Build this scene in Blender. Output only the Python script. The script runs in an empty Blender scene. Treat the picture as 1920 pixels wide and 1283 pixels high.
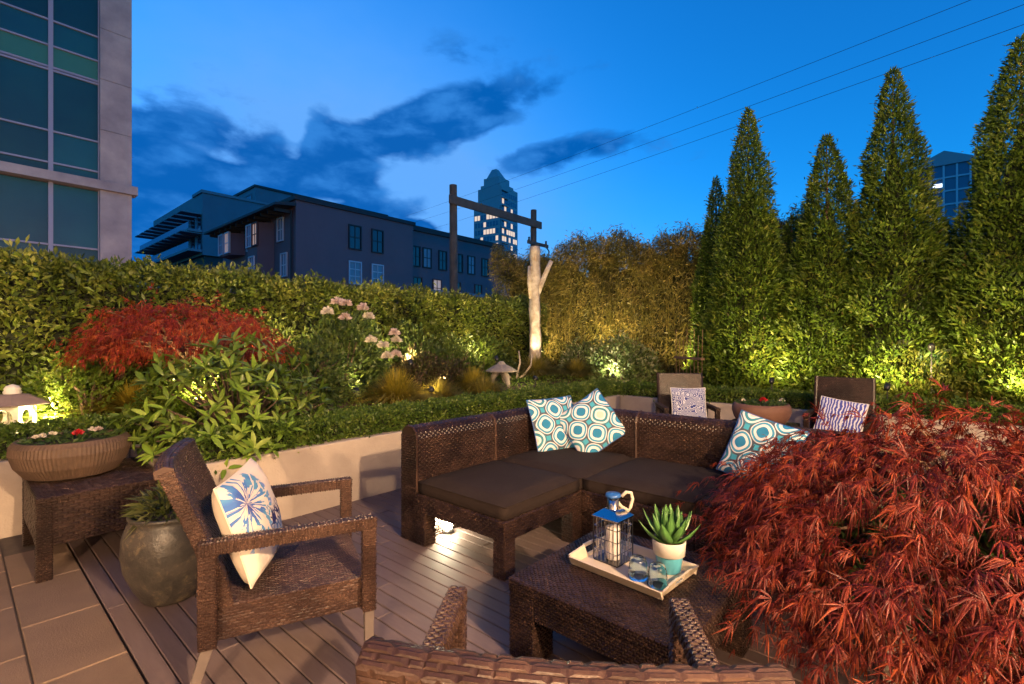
import bpy, math, random
import numpy as np
from mathutils import Vector, Matrix
rng = np.random.default_rng(7)
random.seed(7)
PI = math.pi
R = math.radians
scene = bpy.context.scene
col = scene.collection

# ------------------------------------------------------------------ camera
# X runs along the planter wall (right and away), Y along the deck boards (left and away)
cam_d = bpy.data.cameras.new('camera')
cam = bpy.data.objects.new('camera', cam_d)
col.objects.link(cam)
cam.location = (0, 0, 1.4)
cam.rotation_euler = (R(90), 0, R(-48.9))
cam_d.sensor_width = 36
cam_d.lens = 17.175
cam_d.clip_start = 0.02
cam_d.clip_end = 5000
scene.camera = cam
scene.view_settings.view_transform = 'Standard'
scene.view_settings.look = 'None'
scene.view_settings.exposure = 2.0
scene.view_settings.gamma = 1.0
scene.render.engine = 'CYCLES'
cy = scene.cycles
cy.use_denoising = True
cy.max_bounces = 6
cy.diffuse_bounces = 3
cy.glossy_bounces = 3
cy.transmission_bounces = 6
cy.transparent_max_bounces = 8
cy.caustics_reflective = False
cy.caustics_refractive = False
cy.sample_clamp_indirect = 4.0

# ------------------------------------------------------------------ sky at dusk
world = bpy.data.worlds.new('World')
scene.world = world
world.use_nodes = True
wt = world.node_tree
wt.nodes.clear()
class NT:
    """small helper that writes shader maths"""
    def __init__(s, tree): s.t = tree
    def n(s, typ, **kw):
        nd = s.t.nodes.new(typ)
        for k, v in kw.items(): setattr(nd, k, v)
        return nd
    def link(s, a, b): s.t.links.new(a, b)
    def put(s, sock, v):
        if isinstance(v, bpy.types.NodeSocket): s.link(v, sock)
        elif v is not None: sock.default_value = v
    def m(s, op, a, b=None, c=None, clamp=False):
        nd = s.n('ShaderNodeMath', operation=op); nd.use_clamp = clamp
        s.put(nd.inputs[0], a)
        if b is not None: s.put(nd.inputs[1], b)
        if c is not None: s.put(nd.inputs[2], c)
        return nd.outputs[0]
    def mix(s, f, a, b, mode='MIX'):
        nd = s.n('ShaderNodeMix', data_type='RGBA', blend_type=mode)
        s.put(nd.inputs[0], f); s.put(nd.inputs[6], a); s.put(nd.inputs[7], b)
        return nd.outputs[2]
    def ramp(s, f, stops, interp='LINEAR'):
        nd = s.n('ShaderNodeValToRGB'); s.put(nd.inputs[0], f)
        nd.color_ramp.interpolation = interp
        el = nd.color_ramp.elements
        while len(el) < len(stops): el.new(0.5)
        for e, (p, c) in zip(el, stops):
            e.position = p
            e.color = (c[0], c[1], c[2], 1) if not isinstance(c, (int, float)) else (c, c, c, 1)
        return nd.outputs[0]
    def smooth(s, x, lo, hi):
        nd = s.n('ShaderNodeMapRange', interpolation_type='SMOOTHSTEP')
        s.put(nd.inputs[0], x); nd.inputs[1].default_value = lo; nd.inputs[2].default_value = hi
        return nd.outputs[0]
    def noise(s, vec, scale, detail=3, rough=0.5, dist=0.0):
        nd = s.n('ShaderNodeTexNoise'); s.put(nd.inputs['Vector'], vec)
        nd.inputs['Scale'].default_value = scale; nd.inputs['Detail'].default_value = detail
        nd.inputs['Roughness'].default_value = rough; nd.inputs['Distortion'].default_value = dist
        return nd.outputs[0]
w = NT(wt)
SUN_ELEV, SUN_ROT = R(4.0), R(5)
sky = w.n('ShaderNodeTexSky', sky_type='NISHITA')
sky.sun_disc = False
sky.sun_elevation = SUN_ELEV
sky.sun_rotation = SUN_ROT
sky.altitude = 100
sky.air_density = 1.0
sky.dust_density = 0.0
sky.ozone_density = 6.0
tc = w.n('ShaderNodeTexCoord')
sep = w.n('ShaderNodeSeparateXYZ'); w.link(tc.outputs['Generated'], sep.inputs[0])
X, Y, Z = sep.outputs
# azimuth measured from compass bearing 48.9 degrees, elevation above the horizon
fx, fy, rx, ry = 0.7536, 0.6574, 0.6574, -0.7536
fw = w.m('ADD', w.m('MULTIPLY', X, fx), w.m('MULTIPLY', Y, fy))
rt = w.m('ADD', w.m('MULTIPLY', X, rx), w.m('MULTIPLY', Y, ry))
az = w.m('ARCTAN2', rt, fw)
el = w.m('ARCSINE', Z)
def blob(a0, e0, sa, se, tilt=0.0):
    da = w.m('SUBTRACT', az, a0); de = w.m('SUBTRACT', el, e0)
    de = w.m('SUBTRACT', de, w.m('MULTIPLY', da, tilt))
    q = w.m('ADD', w.m('POWER', w.m('ABSOLUTE', w.m('DIVIDE', da, sa)), 2.0), w.m('POWER', w.m('ABSOLUTE', w.m('DIVIDE', de, se)), 2.0))
    return w.m('EXPONENT', w.m('MULTIPLY', q, -1.0))
# thin high veil that still catches the last light, then heavier dark cloud banks
veil = w.m('ADD', blob(-0.42, 0.34, 0.36, 0.24), w.m('ADD', w.m('MULTIPLY', blob(-0.16, 0.24, 0.24, 0.16), 0.95), w.m('MULTIPLY', blob(0.12, 0.12, 0.34, 0.13), 0.35)))
cvec = w.n('ShaderNodeCombineXYZ')
w.put(cvec.inputs[0], w.m('MULTIPLY', az, 1.0)); w.put(cvec.inputs[1], w.m('MULTIPLY', el, 2.0))
nz1 = w.noise(cvec.outputs[0], 4.5, 6, 0.55, 0.4)
nz2 = w.noise(cvec.outputs[0], 11.0, 5, 0.55, 0.2)
veil = w.m('MULTIPLY', veil, w.m('ADD', 0.72, w.m('MULTIPLY', nz2, 0.4)))
tint = w.mix(1.0, sky.outputs[0], (0.25, 0.97, 1.0, 1), 'MULTIPLY')
base = w.mix(w.m('MINIMUM', veil, 0.9), tint, (0.24, 0.70, 1.60, 1))
bank = blob(-0.58, 0.25, 0.24, 0.135)
for b in (blob(-0.78, 0.20, 0.25, 0.16), blob(-0.35, 0.300, 0.13, 0.095), blob(-0.16, 0.415, 0.20, 0.050, 0.32), blob(-0.33, 0.24, 0.14, 0.07),
          w.m('MULTIPLY', blob(0.11, 0.368, 0.15, 0.034, 0.14), 0.66), blob(-0.22, 0.225, 0.08, 0.022), w.m('MULTIPLY', blob(-0.10, 0.53, 0.16, 0.05, 0.3), 0.33),
          w.m('MULTIPLY', blob(0.05, 0.47, 0.14, 0.03, 0.3), 0.45), blob(-1.1, 0.2, 0.3, 0.2)):
    bank = w.m('MAXIMUM', bank, b)
dens = w.m('ADD', bank, w.m('MULTIPLY', w.m('SUBTRACT', nz1, 0.5), 1.1))
dens = w.m('ADD', dens, w.m('MULTIPLY', w.m('SUBTRACT', nz2, 0.5), 0.7))
for b, k in ((blob(-0.415, 0.375, 0.022, 0.05), 0.5), (blob(-0.55, 0.318, 0.085, 0.016, -0.15), 0.34), (blob(-0.36, 0.262, 0.05, 0.02), 0.45), (blob(-0.25, 0.30, 0.05, 0.05), 0.4)):
    dens = w.m('SUBTRACT', dens, w.m('MULTIPLY', b, k))
cl = w.smooth(dens, 0.20, 0.50)
shade = w.smooth(w.m('ADD', nz2, w.m('MULTIPLY', nz1, 0.6)), 0.72, 1.05)
ccol = w.mix(shade, (0.0, 0.185, 0.78, 1), (0.05, 0.38, 1.18, 1))
skyc = w.mix(w.m('MULTIPLY', cl, 0.97), base, ccol)
bg = w.n('ShaderNodeBackground'); w.link(skyc, bg.inputs[0]); bg.inputs[1].default_value = 0.15
wout = w.n('ShaderNodeOutputWorld'); w.link(bg.outputs[0], wout.inputs[0])
world.cycles.sampling_method = 'MANUAL'
world.cycles.sample_map_resolution = 256

# ------------------------------------------------------------------ materials
MATS = {}
def newmat(name):
    m = bpy.data.materials.new(name); m.use_nodes = True
    t = NT(m.node_tree); p = m.node_tree.nodes['Principled BSDF']
    MATS[name] = m
    return m, t, p
def c4(c): return (c[0], c[1], c[2], 1)
def plain(name, c, rough=0.6, c2=None, scale=8.0, bump=0.0, bscale=40.0, metal=0.0, spec=0.5, emit=None, es=0.0, island=0.0):
    m, t, p = newmat(name)
    p.inputs['Roughness'].default_value = rough
    p.inputs['Metallic'].default_value = metal
    p.inputs['Specular IOR Level'].default_value = spec
    tc = t.n('ShaderNodeTexCoord').outputs['Object']
    colr = c4(c)
    if c2 is not None:
        colr = t.mix(t.ramp(t.noise(tc, scale, 5, 0.6), [(0.3, 0), (0.7, 1)]), c4(c), c4(c2))
    if island:
        g = t.n('ShaderNodeObjectInfo').outputs['Random']
        colr = t.mix(1.0, colr, t.ramp(g, [(0, 1 - island), (1, 1 + island)]), 'MULTIPLY')
    t.put(p.inputs['Base Color'], colr)
    if bump:
        b = t.n('ShaderNodeBump'); b.inputs['Strength'].default_value = bump; b.inputs['Distance'].default_value = 0.01
        t.put(b.inputs['Height'], t.noise(tc, bscale, 4, 0.6)); t.link(b.outputs[0], p.inputs['Normal'])
    if emit is not None:
        p.inputs['Emission Color'].default_value = c4(emit); p.inputs['Emission Strength'].default_value = es
    return m
def leafmat(name, a, b, c=None, trans=0.35, rough=0.45, clump=3.0, spec=0.4, stops=None):
    m, t, p = newmat(name)
    geo = t.n('ShaderNodeNewGeometry')
    tc = t.n('ShaderNodeTexCoord').outputs['Object']
    f = t.m('ADD', t.m('MULTIPLY', geo.outputs['Random Per Island'], 0.6), t.m('MULTIPLY', t.smooth(t.noise(tc, clump, 2), 0.3, 0.7), 0.4))
    st = stops or ([(0.0, a), (1.0, b)] if c is None else [(0.0, a), (0.55, b), (1.0, c)])
    cc = t.ramp(f, st)
    t.put(p.inputs['Base Color'], cc)
    p.inputs['Roughness'].default_value = rough
    p.inputs['Specular IOR Level'].default_value = spec
    tr = t.n('ShaderNodeBsdfTranslucent'); t.put(tr.inputs[0], cc)
    mx = t.n('ShaderNodeMixShader'); mx.inputs[0].default_value = trans
    t.link(p.outputs[0], mx.inputs[1]); t.link(tr.outputs[0], mx.inputs[2])
    t.link(mx.outputs[0], m.node_tree.nodes['Material Output'].inputs[0])
    return m
def glow(name, c, s):
    m, t, p = newmat(name)
    p.inputs['Base Color'].default_value = c4(c)
    p.inputs['Emission Color'].default_value = c4(c); p.inputs['Emission Strength'].default_value = s
    return m
def glassmat(name, c, rough=0.02, alpha=0.35):
    m, t, p = newmat(name)
    p.inputs['Base Color'].default_value = c4(c); p.inputs['Roughness'].default_value = rough
    p.inputs['Transmission Weight'].default_value = 1.0; p.inputs['IOR'].default_value = 1.35
    return m

def wicker(name, c1, c2, rough=0.34):
    m, t, p = newmat(name)
    geo = t.n('ShaderNodeNewGeometry')
    tc = t.n('ShaderNodeTexCoord').outputs['Object']
    cc = t.mix(geo.outputs['Random Per Island'], c4(c1), c4(c2))
    cc = t.mix(t.smooth(t.noise(tc, 5, 3), 0.35, 0.7), cc, c4([x * 0.75 for x in c1]))
    t.put(p.inputs['Base Color'], cc); p.inputs['Roughness'].default_value = rough
    p.inputs['Specular IOR Level'].default_value = 0.36
    b = t.n('ShaderNodeBump'); b.inputs['Strength'].default_value = 0.4; b.inputs['Distance'].default_value = 0.002
    t.put(b.inputs['Height'], t.noise(tc, 260, 2)); t.link(b.outputs[0], p.inputs['Normal'])
    return m
wicker('wicker', (0.017, 0.009, 0.007), (0.046, 0.025, 0.018))
wicker('wicker_chair', (0.034, 0.017, 0.013), (0.085, 0.047, 0.033), 0.38)
plain('wicker_base', (0.022, 0.013, 0.010), 0.7)
plain('cushion', (0.020, 0.013, 0.011), 0.9, (0.027, 0.018, 0.015), 6, 0.25, 400, spec=0.2)
plain('leg_metal', (0.105, 0.084, 0.076), 0.4, (0.13, 0.105, 0.095), 12, spec=0.5)

def board_mat(name, a, b, rough):
    m, t, p = newmat(name)
    tc = t.n('ShaderNodeTexCoord').outputs['Object']
    mp = t.n('ShaderNodeMapping'); t.link(tc, mp.inputs[0]); mp.inputs['Scale'].default_value = (9, 1.2, 9)
    rnd = t.n('ShaderNodeObjectInfo').outputs['Random']
    off = t.n('ShaderNodeCombineXYZ'); t.put(off.inputs[1], t.m('MULTIPLY', rnd, 57.0)); t.link(off.outputs[0], mp.inputs['Location'])
    g = t.noise(mp.outputs[0], 6, 6, 0.6, 0.3)
    cc = t.mix(t.smooth(g, 0.3, 0.75), c4(a), c4(b))
    cc = t.mix(1.0, cc, t.ramp(rnd, [(0, 0.94), (1, 1.05)]), 'MULTIPLY')
    st = t.smooth(t.noise(tc, 2.3, 4, 0.65), 0.56, 0.72)
    cc = t.mix(t.m('MULTIPLY', st, 0.5), cc, c4([x * 0.55 for x in a]))
    t.put(p.inputs['Base Color'], cc)
    t.put(p.inputs['Roughness'], t.m('ADD', rough, t.m('MULTIPLY', g, 0.2)))
    bm = t.n('ShaderNodeBump'); bm.inputs['Strength'].default_value = 0.3; bm.inputs['Distance'].default_value = 0.003
    t.put(bm.inputs['Height'], g); t.link(bm.outputs[0], p.inputs['Normal'])
    return m
board_mat('deck_board', (0.130, 0.091, 0.084), (0.160, 0.115, 0.106), 0.5)
def paver_mat():
    m, t, p = newmat('paver')
    tc = t.n('ShaderNodeTexCoord').outputs['Object']
    rnd = t.n('ShaderNodeObjectInfo').outputs['Random']
    vec = t.n('ShaderNodeVectorMath', operation='ADD'); t.link(tc, vec.inputs[0])
    off = t.n('ShaderNodeCombineXYZ'); t.put(off.inputs[0], t.m('MULTIPLY', rnd, 31.0)); t.link(off.outputs[0], vec.inputs[1])
    n1 = t.noise(vec.outputs[0], 5, 5, 0.6); n2 = t.noise(vec.outputs[0], 120, 3, 0.7)
    cc = t.mix(t.smooth(n1, 0.3, 0.7), (0.155, 0.103, 0.071, 1), (0.185, 0.124, 0.085, 1))
    cc = t.mix(t.m('MULTIPLY', t.smooth(n2, 0.42, 0.7), 0.5), cc, (0.15, 0.105, 0.08, 1))
    cc = t.mix(1.0, cc, t.ramp(rnd, [(0, 0.94), (1, 1.05)]), 'MULTIPLY')
    t.put(p.inputs['Base Color'], cc); p.inputs['Roughness'].default_value = 0.75
    bm = t.n('ShaderNodeBump'); bm.inputs['Strength'].default_value = 0.5; bm.inputs['Distance'].default_value = 0.004
    t.put(bm.inputs['Height'], n2); t.link(bm.outputs[0], p.inputs['Normal'])
paver_mat()
plain('joint_dark', (0.035, 0.026, 0.022), 0.9)
plain('grout', (0.09, 0.068, 0.052), 0.9, (0.06, 0.045, 0.036), 20)
plain('concrete', (0.37, 0.305, 0.245), 0.8, (0.46, 0.385, 0.315), 3.0, 0.35, 60)
plain('concrete_tree_shade', (0.52, 0.385, 0.32), 0.8, (0.25, 0.185, 0.18), 0.9, 0.4, 14)  # darker blotches are tree shadow painted into the concrete colour
plain('ground', (0.05, 0.05, 0.05), 0.9, (0.035, 0.035, 0.037), 0.5)
plain('soil', (0.045, 0.030, 0.020), 0.95, (0.080, 0.052, 0.032), 9, 0.8, 40)
plain('house_wall', (0.42, 0.37, 0.32), 0.8, (0.46, 0.41, 0.35), 2)
plain('black_metal', (0.02, 0.02, 0.02), 0.4)
plain('dark_steel', (0.10, 0.10, 0.105), 0.3, metal=1.0)
plain('chrome', (0.55, 0.55, 0.56), 0.15, metal=1.0)
plain('ceramic_white', (0.72, 0.68, 0.60), 0.35)
plain('tray_cream', (0.66, 0.57, 0.44), 0.4, (0.60, 0.50, 0.38), 14)
plain('ceramic_blue', (0.10, 0.42, 0.56), 0.3)
plain('lid_blue', (0.02, 0.09, 0.30), 0.35)
plain('rope', (0.70, 0.64, 0.52), 0.8, (0.5, 0.44, 0.34), 60, 0.8, 160)
plain('candle', (0.72, 0.66, 0.62), 0.5)
plain('bowl_clay', (0.070, 0.042, 0.026), 0.7, (0.100, 0.060, 0.037), 12, 0.3, 60)
plain('bowl_far', (0.125, 0.058, 0.038), 0.7, (0.15, 0.07, 0.045), 12, 0.3, 60)
plain('stone', (0.22, 0.19, 0.16), 0.9, (0.32, 0.28, 0.22), 14, 0.7, 50)
plain('lantern_white', (0.72, 0.70, 0.64), 0.6, (0.66, 0.62, 0.54), 8, 0.2, 60)
plain('lantern_roof', (0.24, 0.17, 0.15), 0.7, (0.32, 0.24, 0.20), 8, 0.4, 40)
plain('pale_wood', (0.62, 0.54, 0.40), 0.85, (0.27, 0.20, 0.13), 7, 1.0, 22)
plain('bark', (0.085, 0.055, 0.036), 0.9, (0.15, 0.10, 0.066), 16, 1.0, 50)
plain('bark_red', (0.13, 0.075, 0.045), 0.9, (0.2, 0.12, 0.07), 14, 1.0, 50)
plain('old_timber', (0.060, 0.044, 0.034), 0.85, (0.11, 0.082, 0.062), 3, 0.6, 20)
plain('wire', (0.02, 0.022, 0.03), 0.6)
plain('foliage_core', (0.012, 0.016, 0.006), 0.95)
def urn_mat():
    m, t, p = newmat('urn_glaze')
    tc = t.n('ShaderNodeTexCoord').outputs['Object']
    n = t.noise(tc, 7, 6, 0.65, 0.6); n2 = t.noise(tc, 26, 4, 0.7, 0.3)
    cc = t.mix(t.smooth(n, 0.35, 0.65), (0.040, 0.038, 0.035, 1), (0.080, 0.070, 0.058, 1))
    sep = t.n('ShaderNodeSeparateXYZ'); t.link(tc, sep.inputs[0])
    patch = t.m('MULTIPLY', t.smooth(n2, 0.5, 0.62), t.smooth(n, 0.45, 0.6))
    cc = t.mix(t.m('MULTIPLY', patch, 0.6), cc, (0.22, 0.17, 0.10, 1))
    t.put(p.inputs['Base Color'], cc)
    t.put(p.inputs['Roughness'], t.m('ADD', 0.22, t.m('MULTIPLY', n, 0.35)))
    b = t.n('ShaderNodeBump'); b.inputs['Strength'].default_value = 0.5; b.inputs['Distance'].default_value = 0.01
    t.put(b.inputs['Height'], n2); t.link(b.outputs[0], p.inputs['Normal'])
urn_mat()
glow('bulb_warm', (1.0, 0.78, 0.45), 25.0)
glow('bulb_white', (0.95, 0.97, 1.0), 12.0)
glow('bulb_hot', (1.0, 0.90, 0.62), 60.0)
def teal_fabric():
    m, t, p = newmat('teal_fabric')
    uv = t.n('ShaderNodeTexCoord').outputs['UV']
    mp = t.n('ShaderNodeMapping'); t.link(uv, mp.inputs[0]); mp.inputs['Scale'].default_value = (2.75, 2.75, 1); mp.inputs['Location'].default_value = (0.12, 0.0, 0)
    sp = t.n('ShaderNodeSeparateXYZ'); t.link(mp.outputs[0], sp.inputs[0])
    u = t.m('ADD', sp.outputs[0], sp.outputs[1]); v = t.m('SUBTRACT', sp.outputs[0], sp.outputs[1])
    u = t.m('MULTIPLY', u, 0.7071); v = t.m('MULTIPLY', v, 0.7071)
    fu = t.m('ABSOLUTE', t.m('SUBTRACT', t.m('FRACT', u), 0.5)); fv = t.m('ABSOLUTE', t.m('SUBTRACT', t.m('FRACT', v), 0.5))
    d = t.m('POWER', t.m('ADD', t.m('POWER', fu, 2.6), t.m('POWER', fv, 2.6)), 1 / 2.6)
    cell = t.m('MODULO', t.m('ADD', t.m('FLOOR', u), t.m('MULTIPLY', t.m('FLOOR', v), 2.0)), 3.0)
    odd = t.m('GREATER_THAN', t.m('ABSOLUTE', cell), 1.5)
    white, teal, green, pinky = (0.72, 0.71, 0.69), (0.030, 0.20, 0.37), (0.045, 0.23, 0.30), (0.70, 0.58, 0.50)
    ra = t.ramp(d, [(0.0, teal), (0.235, white), (0.345, (0.05, 0.28, 0.45)), (0.43, white), (0.47, (0.08, 0.10, 0.13))], 'CONSTANT')
    rb = t.ramp(d, [(0.0, pinky), (0.185, white), (0.27, green), (0.385, white), (0.47, (0.05, 0.22, 0.30))], 'CONSTANT')
    cr = t.m('MINIMUM', t.m('SUBTRACT', 0.5, fu), t.m('SUBTRACT', 0.5, fv))
    cc = t.mix(odd, ra, rb)
    knot = t.m('LESS_THAN', t.m('ADD', t.m('SUBTRACT', 0.5, fu), t.m('SUBTRACT', 0.5, fv)), 0.16)
    cc = t.mix(knot, cc, (0.06, 0.36, 0.50, 1))
    t.put(p.inputs['Base Color'], cc); p.inputs['Roughness'].default_value = 0.9; p.inputs['Specular IOR Level'].default_value = 0.15
teal_fabric()
def brush_fabric():
    m, t, p = newmat('brush_fabric')
    uv = t.n('ShaderNodeTexCoord').outputs['UV']
    sp = t.n('ShaderNodeSeparateXYZ'); t.link(uv, sp.inputs[0])
    u, v = sp.outputs[0], sp.outputs[1]
    # petals fan out from a point near the upper edge
    du = t.m('SUBTRACT', u, 0.16); dv = t.m('SUBTRACT', v, 0.74)
    rr = t.m('SQRT', t.m('ADD', t.m('MULTIPLY', du, du), t.m('MULTIPLY', dv, dv)))
    an = t.m('ARCTAN2', dv, du)
    nz = t.noise(uv, 5, 4, 0.6, 0.5)
    pv = t.n('ShaderNodeCombineXYZ'); t.put(pv.inputs[0], t.m('MULTIPLY', an, 1.9)); t.put(pv.inputs[1], t.m('ADD', t.m('MULTIPLY', rr, 1.6), t.m('MULTIPLY', nz, 0.8)))
    pet = t.noise(pv.outputs[0], 2.6, 2, 0.5, 0.9)
    pm = t.m('MULTIPLY', t.smooth(pet, 0.47, 0.51), t.m('SUBTRACT', 1.0, t.smooth(t.m('ADD', rr, t.m('MULTIPLY', nz, 0.25)), 0.58, 0.62)))
    pc = t.ramp(t.m('ADD', t.m('MULTIPLY', rr, 0.9), t.m('MULTIPLY', t.noise(uv, 9, 3), 0.5)), [(0.15, (0.03, 0.025, 0.18)), (0.4, (0.06, 0.15, 0.42)), (0.6, (0.10, 0.30, 0.45)), (0.8, (0.20, 0.22, 0.55))])
    cc = t.mix(pm, (0.70, 0.60, 0.50, 1), pc)
    # scaled net of dark lines in the lower corner
    vo = t.n('ShaderNodeTexVoronoi', feature='DISTANCE_TO_EDGE'); mp = t.n('ShaderNodeMapping'); t.link(uv, mp.inputs[0]); mp.inputs['Scale'].default_value = (10, 7, 1)
    t.link(mp.outputs[0], vo.inputs['Vector']); vo.inputs['Scale'].default_value = 1.5
    line = t.m('SUBTRACT', 1.0, t.smooth(vo.outputs['Distance'], 0.07, 0.13))
    reg = t.m('MULTIPLY', t.smooth(t.m('ADD', u, t.m('MULTIPLY', nz, 0.3)), 0.55, 0.62), t.m('SUBTRACT', 1.0, t.smooth(t.m('ADD', v, t.m('MULTIPLY', nz, 0.2)), 0.58, 0.66)))
    cc = t.mix(t.m('MULTIPLY', line, reg), cc, (0.012, 0.014, 0.09, 1))
    reg2 = t.m('MULTIPLY', reg, t.m('SUBTRACT', 1.0, t.smooth(t.m('ABSOLUTE', t.m('SUBTRACT', v, 0.28)), 0.05, 0.1)))
    cc = t.mix(t.m('MULTIPLY', reg2, 0.75), cc, (0.02, 0.08, 0.24, 1))
    t.put(p.inputs['Base Color'], cc); p.inputs['Roughness'].default_value = 0.9; p.inputs['Specular IOR Level'].default_value = 0.15
brush_fabric()
plain('cream_fabric', (0.66, 0.57, 0.47), 0.9, (0.6, 0.51, 0.42), 9, 0.2, 80, spec=0.15)
def navy_fabric():
    m, t, p = newmat('navy_fabric')
    uv = t.n('ShaderNodeTexCoord').outputs['UV']
    vo = t.n('ShaderNodeTexVoronoi'); t.link(uv, vo.inputs['Vector']); vo.inputs['Scale'].default_value = 6.0
    s1 = t.m('SINE', t.m('MULTIPLY', vo.outputs['Distance'], 34.0))
    cc = t.mix(t.smooth(s1, -0.5, 0.0), (0.62, 0.64, 0.70, 1), (0.045, 0.06, 0.22, 1))
    t.put(p.inputs['Base Color'], cc); p.inputs['Roughness'].default_value = 0.9; p.inputs['Specular IOR Level'].default_value = 0.15
navy_fabric()
def feather_fabric():
    m, t, p = newmat('feather_fabric')
    uv = t.n('ShaderNodeTexCoord').outputs['UV']
    wv = t.n('ShaderNodeTexWave', wave_type='BANDS'); t.link(uv, wv.inputs[0]); wv.inputs['Scale'].default_value = 4.5; wv.inputs['Distortion'].default_value = 7; wv.inputs['Detail'].default_value = 3
    cc = t.mix(t.smooth(wv.outputs['Fac'], 0.25, 0.5), (0.60, 0.62, 0.68, 1), (0.06, 0.075, 0.32, 1))
    t.put(p.inputs['Base Color'], cc); p.inputs['Roughness'].default_value = 0.9; p.inputs['Specular IOR Level'].default_value = 0.15
feather_fabric()
# foliage
leafmat('laurel', (0.038, 0.070, 0.011), (0.115, 0.155, 0.020), (0.27, 0.28, 0.055), clump=2.0)
leafmat('laurel_old', (0.030, 0.050, 0.009), (0.060, 0.085, 0.013), (0.12, 0.125, 0.022), clump=2.0)
leafmat('boxwood', (0.032, 0.072, 0.011), (0.09, 0.155, 0.021), (0.22, 0.27, 0.05), clump=5.0)
leafmat('bamboo_leaf', (0.060, 0.064, 0.012), (0.145, 0.125, 0.026), (0.34, 0.26, 0.075), clump=3.0)
leafmat('cedar', None, None, clump=3.5, spec=0.2, stops=[(0.0, (0.060, 0.034, 0.012)), (0.10, (0.030, 0.062, 0.008)), (0.5, (0.072, 0.125, 0.013)), (0.8, (0.135, 0.185, 0.022)), (1.0, (0.22, 0.23, 0.04))])
leafmat('cedar_gold', (0.05, 0.07, 0.010), (0.105, 0.125, 0.018), (0.20, 0.20, 0.04), clump=2.5, spec=0.2)
leafmat('maple_red', (0.042, 0.006, 0.006), (0.140, 0.018, 0.011), (0.29, 0.068, 0.020), clump=4.0, trans=0.3, spec=0.25)
leafmat('maple_bright', (0.11, 0.010, 0.007), (0.25, 0.032, 0.014), (0.44, 0.12, 0.024), clump=4.0, trans=0.3, spec=0.25)
leafmat('broad_leaf', (0.075, 0.140, 0.015), (0.135, 0.210, 0.025), (0.25, 0.29, 0.05), clump=6.0, rough=0.35)
leafmat('rhodo_leaf', (0.032, 0.065, 0.013), (0.075, 0.12, 0.022), (0.16, 0.19, 0.04), clump=4.0)
leafmat('variegated', (0.05, 0.09, 0.02), (0.15, 0.2, 0.05), (0.48, 0.47, 0.26), clump=5.0)
leafmat('gold_grass', (0.22, 0.19, 0.02), (0.40, 0.31, 0.03), (0.55, 0.45, 0.08), clump=4.0)
leafmat('tan_grass', (0.15, 0.14, 0.02), (0.28, 0.23, 0.04), (0.42, 0.32, 0.08), clump=4.0)
leafmat('dark_plant', (0.05, 0.015, 0.012), (0.05, 0.05, 0.015), (0.09, 0.09, 0.02), clump=6.0)
leafmat('pot_leaf', (0.05, 0.075, 0.015), (0.12, 0.14, 0.03), (0.26, 0.26, 0.10), clump=6.0)
leafmat('flower_leaf', (0.02, 0.05, 0.012), (0.05, 0.09, 0.02), (0.10, 0.14, 0.04), clump=8.0)
leafmat('petal_white', (0.68, 0.60, 0.48), (0.78, 0.73, 0.62), trans=0.3)
leafmat('petal_pink', (0.66, 0.50, 0.44), (0.74, 0.62, 0.55), trans=0.3)
leafmat('petal_red', (0.42, 0.012, 0.02), (0.55, 0.02, 0.03), trans=0.2)
leafmat('succulent', (0.06, 0.17, 0.045), (0.09, 0.22, 0.055), (0.14, 0.29, 0.08), trans=0.15, rough=0.35)

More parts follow.
